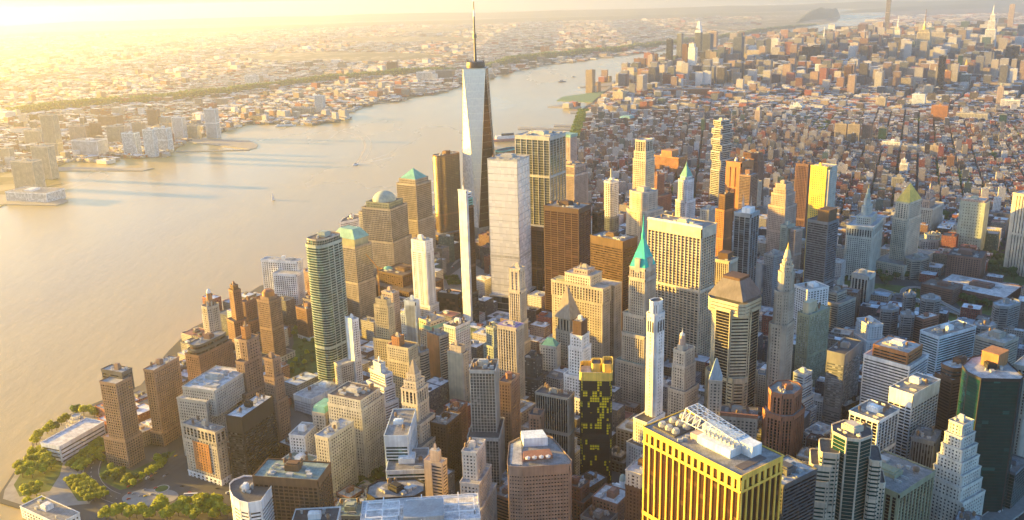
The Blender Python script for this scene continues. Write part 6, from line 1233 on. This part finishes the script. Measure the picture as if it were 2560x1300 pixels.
PROT = [tree_proto(1, LM1), tree_proto(2, LM1), tree_proto(3, LM1), tree_proto(4, LM2), tree_proto(5, LM2)]
used = [False]*5; rt = random.Random(31)
def trees(fr, pts, label, group, kinds=(0,1,2), s=1.0, jit=.12):
    for p in pts:
        g = at(*px(fr, p[:2]), 1.6); k = rt.choice(kinds); sc_ = s*(p[2] if len(p) > 2 else 1)*rt.uniform(1-jit, 1+jit)
        if not used[k]: used[k] = True; r = PROT[k]; r.location = (g.x, g.y, 1.6); r.scale = (sc_,)*3
        else: r = copy_thing(PROT[k], (g.x, g.y, 1.6), rt.uniform(0, 6.28), sc_)
        tag(r, label, 'tree', group)
trees('a', [(270,745,1.1),(300,700),(350,665),(385,650,1.1),(420,640),(455,600),(495,585),(590,510),(620,530,1.1),(665,520),(700,540),(560,525)], 'round tree in the riverside row behind the white museum wing', 'riverside row by the museum', (0,1,3), 1.15)
trees('a', [(245,835),(290,830),(335,860,1.1),(300,890),(350,905,1.2),(300,945,1.1),(210,960,1.1),(170,985),(150,950),(215,915),(380,925),(330,960),(240,990),(395,840)], 'broad yellow green tree in the corner of the waterfront park', 'trees in the park corner', (0,1,2), 1.2)
rows = []
for k in range(9):
    for j in range(3): rows.append((520+k*27+j*42, 930-k*23+j*14-10))
trees('a', rows, 'clipped tree in the long double row beside the museum lawn', 'long tree rows by the museum', (0,1,2), .85, .05)
rows = []
for k in range(6):
    for j in range(4): rows.append((515+k*30+j*42-10, 1030+k*26-j*8+10))
trees('a', rows, 'clipped tree in the square grove beside the curved drive', 'square grove by the drive', (0,1,2), .9, .05)
trees('a', [(190,1110),(240,1095),(290,1085),(215,1140),(270,1125),(210,1200),(260,1210),(300,1190),(330,1215)], 'tree on the small walled lawn near the seawall', 'trees on the walled lawn', (0,1,2), 1.0)
trees('a', [(780,1010),(820,990),(870,985),(910,970),(850,1015),(930,1040),(960,1020),(990,1055),(1020,1010),(1050,1010),(1100,975),(1140,965),(1180,930),(1215,900),(1170,880),(1230,860),(820,940),(760,880)], 'tree in the planted verge between the twin slab tower and the tunnel road', 'trees along the planted verge', (0,1,3), .9)
trees('a', [(790,1300),(860,1290,1.1),(900,1265),(960,1300),(1010,1290),(1060,1290,1.2),(1150,1270),(1200,1250,1.3),(1260,1290),(1320,1270),(1370,1240,1.2),(1400,1280),(1460,1270),(1500,1240,1.3),(1550,1260),(1600,1230,1.2),(1630,1270),(1680,1280),(1580,1300),(1240,1310),(1110,1310),(1440,1310)], 'sunlit yellow tree along the near park edge below the traffic circle', 'trees along the near park edge', (0,1,2), 1.25)
trees('b', [(880,1110),(930,1130),(900,1060),(950,1060),(980,1010),(1030,1060),(1060,1010),(1000,1110),(1090,1060),(1110,1000),(1150,960),(1160,1010),(1130,930),(1060,1110),(960,1130)], 'dark green tree in the small square before the long pale stone building', 'trees of the small green square', (3,4), 1.1)
trees('f', [(1000,870),(1040,930),(1020,970),(1090,980),(1130,960),(1150,1010),(1110,1040),(1080,1090),(1180,1030),(1040,1190),(1090,1170),(1130,1130),(1180,1130),(1230,1110),(1010,1240),(1060,1230),(1110,1210),(1170,1190),(1220,1170),(960,1270),(1010,1290),(1100,1270),(490,880),(500,910),(510,860)], 'small tree on the riverside lawn at the foot of the curved glass tower', 'trees on the riverside lawn', (3,4,0), .75)
trees('h', [(830+28*(k%4)+10*(k//4), 185+20*(k//4)) for k in range(16)]+[(770,60),(800,40),(850,30),(790,120)], 'tree on the memorial plaza beside the white fronted tower', 'trees of the memorial plaza', (3,4), .75)
trees('m', [(80,790),(120,800),(160,810),(100,830),(190,790),(150,845)], 'tree between the dark lit window tower and the civic block', 'trees behind the lit window tower', (3,4), 1.15)
trees('m', [(400,800),(440,780),(480,800),(430,840),(510,770),(550,790),(560,750),(600,760),(640,770),(480,850),(530,830),(600,820),(660,810),(450,870)], 'tree in the civic park beside the municipal tower', 'trees of the civic park', (3,4), 1.2)
trees('m', [(985,975),(1020,990),(1060,1000),(1100,1005),(1140,1020),(1180,1030),(1215,1045),(1010,960),(1090,1025)], 'tree in the green wedge before the low brown school', 'trees of the ramp wedge', (3,4), 1.2)
trees('m', [(1215,700),(1240,660),(1270,690),(1310,680),(1350,700),(1240,740),(1290,730),(1330,745),(1380,740),(1260,780),(1310,790),(1350,800),(1390,790),(1400,830)], 'tree in the eastern park behind the brown brick cube', 'trees of the eastern park', (3,4), 1.3)
# street greenery far off: one mass
mb = MB(); r9 = random.Random(5)
def clump(c, z, s, n=5):
    for _ in range(n):
        p = Vector((c[0], c[1], z))+Vector((r9.uniform(-1,1), r9.uniform(-1,1), r9.uniform(-.3,.9)))*s
        a = Vector((r9.uniform(-1,1), r9.uniform(-1,1), r9.uniform(-.4,.4))).normalized()*s*.9; b = Vector((r9.uniform(-1,1), r9.uniform(-1,1), r9.uniform(.2,1))).normalized()*s*.8
        mb.face([p-a-b, p+a-b*.6, p+a+b, p-a*.6+b])
for _ in range(900):
    k = r9.random(); a, b = at(1424+r9.uniform(0,26)+k*24, 345-k*68, 0), 0; clump((a.x, a.y), 6, 5, 4)
for X0, Y0, X1, Y1, n in ((1640,300,1655,240,160), (1628,330,1642,300,90), (2015,300,2040,285,120), (2060,310,2090,300,80), (2350,560,2366,540,60), (2430,580,2480,690,60), (2440,395,2470,400,60), (2330,375,2352,470,120), (2500,470,2540,600,80)):
    for _ in range(n):
        k = r9.random(); a = at(X0+(X1-X0)*k+r9.uniform(-3,3), Y0+(Y1-Y0)*k+r9.uniform(-2,2), 0); clump((a.x, a.y), 8, 5, 4)
for _ in range(2600):      # street trees of the low districts
    X, Y = r9.uniform(1480, 2560), 0; Y = r9.uniform(240, 640); a = at(X, Y, 0)
    if inside((a.x, a.y), MAN) and not hits_hero(Vector((a.x, a.y)), 3): clump((a.x, a.y), r9.uniform(4, 9), r9.uniform(3, 6), 4)
for X0, Y0, rx, ry, n in ((2060,320,30,14,260), (1985,300,30,8,120), (2400,455,22,14,90), (2470,400,18,8,90), (2300,310,20,8,60), (2560,330,30,14,120), (1900,480,14,20,60)):
    for _ in range(n):
        a = at(X0+r9.gauss(0,.5)*rx, Y0+r9.gauss(0,.5)*ry, 0); clump((a.x, a.y), 12, 6, 4)
for pts, rows_ in RID[:2]:
    for _ in range(2600):
        i = r9.randrange(len(rows_)-1); j = r9.randrange(4); t1, t2 = r9.random(), r9.random(); A, B_, C_, D_ = [Vector(q) for q in (rows_[i][j], rows_[i+1][j], rows_[i+1][j+1], rows_[i][j+1])]
        p = A.lerp(B_, t1).lerp(D_.lerp(C_, t1), t2); clump((p.x, p.y), p.z+2, 8, 2)
tag(mb.build('distant_greenery', LM2), kind='stuff')

# ================================================================ cars
def car_proto(col, van=False):
    root = empty('parked_car', (0,0,0)); b = MB(); L_, W_, H_ = (4.6, 1.85, 1.45) if not van else (6.2, 2.1, 2.5)
    prof = [(-L_/2,.35), (-L_/2,.85), (-L_*.42,.95), (-L_*.3,H_*.98), (L_*.12,H_), (L_*.27,.98), (L_*.46,.85), (L_/2,.6), (L_/2,.35)] if not van else [(-L_/2,.35), (-L_/2,H_), (L_*.3,H_), (L_*.42,1.3), (L_/2,1.1), (L_/2,.35)]
    for s in (-1, 1): b.face([(x, s*W_/2, z) for x, z in (prof if s < 0 else reversed(prof))])
    for i in range(len(prof)):
        p, q = prof[i], prof[(i+1)%len(prof)]; b.face([(p[0],-W_/2,p[1]), (p[0],W_/2,p[1]), (q[0],W_/2,q[1]), (q[0],-W_/2,q[1])])
    b.build('body', plain_mat(col, .3, .2, .03, name='car_paint'), root)
    w_ = MB()
    for s in (-1, 1): w_.face([(x, s*(W_/2+.012), z) for x, z in [(-L_*.36,1.0), (L_*.2,1.0), (L_*.1,H_*.93), (-L_*.28,H_*.93)][::s]])
    w_.build('window', glass_mat('dark'), root)
    for x in (-L_*.31, L_*.31):
        for s in (-1, 1):
            m = MB(); n = 10
            p = [(x+.34*math.cos(2*PI*k/n), .34+.34*math.sin(2*PI*k/n)) for k in range(n)]
            y0, y1 = s*(W_/2-.2), s*(W_/2+.03); m.face([(u, y1, z) for u, z in p]); 
            for k in range(n): m.face([(p[k][0],y0,p[k][1]), (p[(k+1)%n][0],y0,p[(k+1)%n][1]), (p[(k+1)%n][0],y1,p[(k+1)%n][1]), (p[k][0],y1,p[k][1])])
            m.build('wheel', plain_mat((.02,.02,.02), .8, name='rubber'), root)
    return root
CP = [(car_proto((.75,.75,.73)), 'white car'), (car_proto((.03,.03,.035)), 'black car'), (car_proto((.45,.05,.03)), 'red car'), (car_proto((.75,.5,.03)), 'yellow cab'), (car_proto((.3,.32,.34)), 'grey car'), (car_proto((.7,.7,.68), True), 'white van')]
cu = [False]*6; rc_ = random.Random(8)
def put_cars(path, z, n, place, grp, offs=(-5, 5)):
    segs = [(Vector(path[i]), Vector(path[i+1])) for i in range(len(path)-1)]
    for k in range(n):
        a, b = rc_.choice(segs); t = rc_.random(); d = (b-a).normalized(); p = a.lerp(b, t)+Vector((-d.y, d.x))*rc_.choice(offs); i = rc_.randrange(6); loc = (p.x, p.y, z); rz = math.atan2(d.y, d.x)
        if not cu[i]: cu[i] = True; r = CP[i][0]; r.location = loc; r.rotation_euler = (0,0,rz)
        else: r = copy_thing(CP[i][0], loc, rz, 1)
        tag(r, CP[i][1]+' '+place, 'car', CP[i][1]+'s '+grp)
put_cars(drive, 1.72, 9, 'on the curved park drive', 'on the park drive', (-4.5, 4.5))
st2 = P2((300,1252), (400,1225), (560,1235), (700,1190)); put_cars(st2, 1.72, 16, 'on the wide street below the arcaded cream block', 'on the wide street', (-9, -5, 4, 8))
put_cars(P2((340,1225), (400,1185), (500,1120)), 1.73, 12, 'on the sunken tunnel road', 'on the tunnel road', (-12, -4, 4, 12))
put_cars(V1, 9.02, 10, 'on the raised viaduct by the waterfront', 'on the viaduct', (-8, -4, 4, 8))
put_cars(V2, 7.02, 12, 'on the raised expressway ramp', 'on the ramp', (-5, 5)); put_cars(P2((1098,700), (1160,655), (1225,620)), 1.72, 8, 'on the highway past the memorial', 'on the memorial highway', (-8, -4, 4, 8))
# a bus at the park edge, turning-circle island, flagpoles
def bus():
    g = at(*px('a', (1410,1120)), 1.7); g2 = at(*px('a', (1460,1118)), 1.7); d = Vector((g2.x-g.x, g2.y-g.y)); rz = math.atan2(d.y, d.x); r = empty('city_bus', (g.x, g.y, 1.72), rz); tag(r, 'long white bus waiting near the park edge', 'bus')
    b = MB(); b.prism([(-8,-1.3), (8,-1.3), (8,1.3), (-8,1.3)], .4, 3.2); b.build('body', plain_mat((.75,.75,.74), .35, name='bus_paint'), r)
    w_ = MB()
    for s in (-1, 1): w_.face([(x, s*1.32, z) for x, z in [(-7.4,1.5), (7.4,1.5), (7.4,2.6), (-7.4,2.6)][::s]])
    w_.build('window', glass_mat('dark'), r)
    for x in (-5, 5):
        for s in (-1, 1):
            m = MB(); p = [(x+.5*math.cos(k*PI/5), .5+.5*math.sin(k*PI/5)) for k in range(10)]; m.face([(u, s*1.33, z) for u, z in p]); m.face([(u, s*1.0, z) for u, z in p])
            for k in range(10): m.face([(p[k][0],s*1.0,p[k][1]), (p[(k+1)%10][0],s*1.0,p[(k+1)%10][1]), (p[(k+1)%10][0],s*1.33,p[(k+1)%10][1]), (p[k][0],s*1.33,p[k][1])])
            m.build('wheel', plain_mat((.02,.02,.02), .8, name='rubber'), r)
bus()
isl = at(*px('a', (1195,1068)), 1.7); sheet('circle_island', [(isl.x+x, isl.y+y) for x, y in ring(0,0,9,28)], 1.74, kerbm); sheet('circle_lawn', [(isl.x+x, isl.y+y) for x, y in ring(0,0,7.6,28)], 1.76, grass)
isl2 = at(*px('a', (1110,1130)), 1.7); sheet('plaza_paving', [(isl2.x+x, isl2.y+y) for x, y in ring(0,0,24,32,0,1.4,.8)], 1.73, pave)
# ================================================================ boats
hullw = plain_mat((.75,.74,.72), .4, name='boat_paint'); foam = plain_mat((.62,.60,.55), .9, name='foam')
def boat(X, Y, ln, wd, heading, label, cat='boat', nm='motor_boat', kind='motor', hull=None, wake=0):
    g = at(X, Y, 0); rz = rad(90-heading); r = empty(nm, (g.x, g.y, 0), rz); tag(r, label, cat)
    m = MB(); n = 8; o = []
    for k in range(n+1):
        t = k/n; o.append((ln*(t-.5), wd/2*(1-max(0, (t-.55)/.45)**2)))
    pl = [(x, -y) for x, y in o]+[(x, y) for x, y in reversed(o[:-1])]; lo = [(x*.94, y*.8) for x, y in pl]
    m.frustum(lo, -.4, pl, ln*.07); m.build('hull', hull or hullw, r)
    if kind == 'sail':
        m = MB(); m.beam((0,0,.5), (0,0,ln*1.5), .35); m.build('mast', hullw, r)
        m = MB(); m.face([(-.2,.0,1.5), (-ln*.45,.9,1.5), (-.2,.0,ln*1.45)]); m.face([(-.2,.06,1.5), (-.2,.06,ln*1.45), (-ln*.45,.96,1.5)]); m.build('mainsail', hullw, r)
        m = MB(); m.face([(.3,0,1.5), (ln*.45,.5,1.2), (.1,0,ln*1.25)]); m.face([(.3,.06,1.5), (.1,.06,ln*1.25), (ln*.45,.56,1.2)]); m.build('jib', hullw, r)
    else:
        m = MB(); m.prism([(x*.62-ln*.06, y*.7) for x, y in pl], ln*.07, ln*.07+ln*.08); m.build('cabin', hullw, r)
        m = MB(); m.prism([(x*.35-ln*.04, y*.5) for x, y in pl], ln*.15, ln*.21); m.build('wheelhouse', glass_mat('dark'), r)
    if wake:
        d = Vector((math.sin(rad(heading)), math.cos(rad(heading)))); p = Vector((d.y, -d.x)); c = Vector((g.x, g.y)); mb = MB(); rr = random.Random(int(X))
        for s in (-1, 1):
            for k in range(60):
                t = k/60; q = c-d*(ln*.3+wake*t)+p*s*(wd*.3+wake*.13*t); w_ = (1-t)*wd*.8+.8; l2 = wake/60*.5*rr.uniform(.4, 1.0)
                a, b = q-d*l2, q+d*l2; mb.face([(*(a-p*w_/2), .03), (*(b-p*w_/2), .03), (*(b+p*w_/2), .03), (*(a+p*w_/2), .03)])
        mb.build('wake', foam, None)['kind'] = 'stuff'
boat(888, 413, 34, 10, 205, 'white ferry speeding down the wide river with a bright wake', 'ferry', 'ferry_boat', wake=260)
boat(683, 500, 16, 4.5, 190, 'small sailboat with white sails alone in mid river', 'sailboat', 'sail_boat', 'sail')
boat(1405, 205, 60, 12, 80, 'dark barge in the upper river nearest the cream far shore', 'barge', 'barge', hull=plain_mat((.05,.05,.05), .6))
boat(1434, 193, 34, 9, 75, 'small grey boat upstream of the dark barge', 'boat', hull=plain_mat((.2,.2,.2), .6))
boat(776, 678, 26, 8, 70, 'dark tug beside the brick riverside block', 'tug', 'tug_boat', hull=plain_mat((.06,.04,.03), .6))
boat(768, 690, 14, 5, 70, 'tiny dark launch below the dark tug', 'boat', hull=plain_mat((.08,.06,.05), .6))
boat(1273, 352, 150, 26, 75, 'large white and red ship moored behind the scooped roof tower', 'ship', 'moored_ship', hull=plain_mat((.55,.25,.2), .6))
for k in range(14):
    g_ = (748+(k%7)*9.5, 306+(k//7)*4-(k%7)*.9); boat(g_[0], g_[1], 22, 6, 40, 'white yacht moored in the far bank marina', 'yacht'); 
for o in list(C.objects):
    if o.get('label') == 'white yacht moored in the far bank marina': o['group'] = 'yachts in the far bank marina'
for k, (X, Y) in enumerate(((706, 316), (722, 315), (770, 312))): boat(X, Y, 70, 16, 80, ('white moored vessel outermost at the far marina', 'white moored vessel in the middle of the far marina', 'white moored vessel nearest the far bank houses')[k], 'ship', 'moored_ship')
# tower crane between the white slab and the pink square tower
def crane():
    g = at(*px('h', (290,350)), 60); c = (g.x, g.y); r = empty('tower_crane', (*c, 0)); tag(r, 'orange lattice tower crane behind the gold shouldered tower', 'crane'); m = MB(); om = plain_mat((.60,.27,.05), .6, name='crane_paint')
    for sx, sy in ((-1,-1), (1,-1), (1,1), (-1,1)): m.beam((c[0]+sx, c[1]+sy, 1), (c[0]+sx, c[1]+sy, 118), .5)
    for k in range(24): m.beam((c[0]-1, c[1]-1, 2+k*4.8), (c[0]+1, c[1]+1, 6.8+k*4.8), .4); m.beam((c[0]+1, c[1]-1, 2+k*4.8), (c[0]-1, c[1]+1, 6.8+k*4.8), .4)
    m.build('mast', om, r, (*c, 0)); m = MB(); m.beam((c[0], c[1], 118), (c[0]-22, c[1]+14, 138), 1.4); m.beam((c[0], c[1], 118), (c[0]+9, c[1]-6, 118), 1.8); m.build('jib', om, r, (*c, 0)); m = MB(); m.prism(ring(c[0], c[1], 1.8, 6), 116, 119.5); m.build('cab', om, r, (*c, 0))
crane()

wk = plain_mat((.52,.45,.33), .8, name='wake_water')
for pts, w_ in ((((885,418), (900,395), (912,370), (908,350), (885,336), (850,326)), 6), (((895,420), (915,395), (928,368), (922,345), (895,328)), 3)):
    p_ = smooth(pts, 8); strip(p_, w_, .04, 'boat_wake', wk)
# ================================================================ the evening haze over the whole city
hz = MB(); X0 = 43500; hz.prism([(CAM[0]-X0, CAM[1]-X0), (CAM[0]+X0, CAM[1]-X0), (CAM[0]+X0, CAM[1]+X0), (CAM[0]-X0, CAM[1]+X0)], -6, 640, bot=True)
m = bpy.data.materials.new('haze'); m.use_nodes = True; t = m.node_tree
for n in list(t.nodes): t.nodes.remove(n)
out = t.nodes.new('ShaderNodeOutputMaterial'); pv = t.nodes.new('ShaderNodeVolumePrincipled')
pv.inputs['Color'].default_value = (.90,.89,.90,1); pv.inputs['Density'].default_value = 4.5e-5; pv.inputs['Anisotropy'].default_value = .73
t.links.new(pv.outputs[0], out.inputs['Volume']); m.cycles.homogeneous_volume = True
o = hz.build('haze', m); tag(o, kind='stuff')
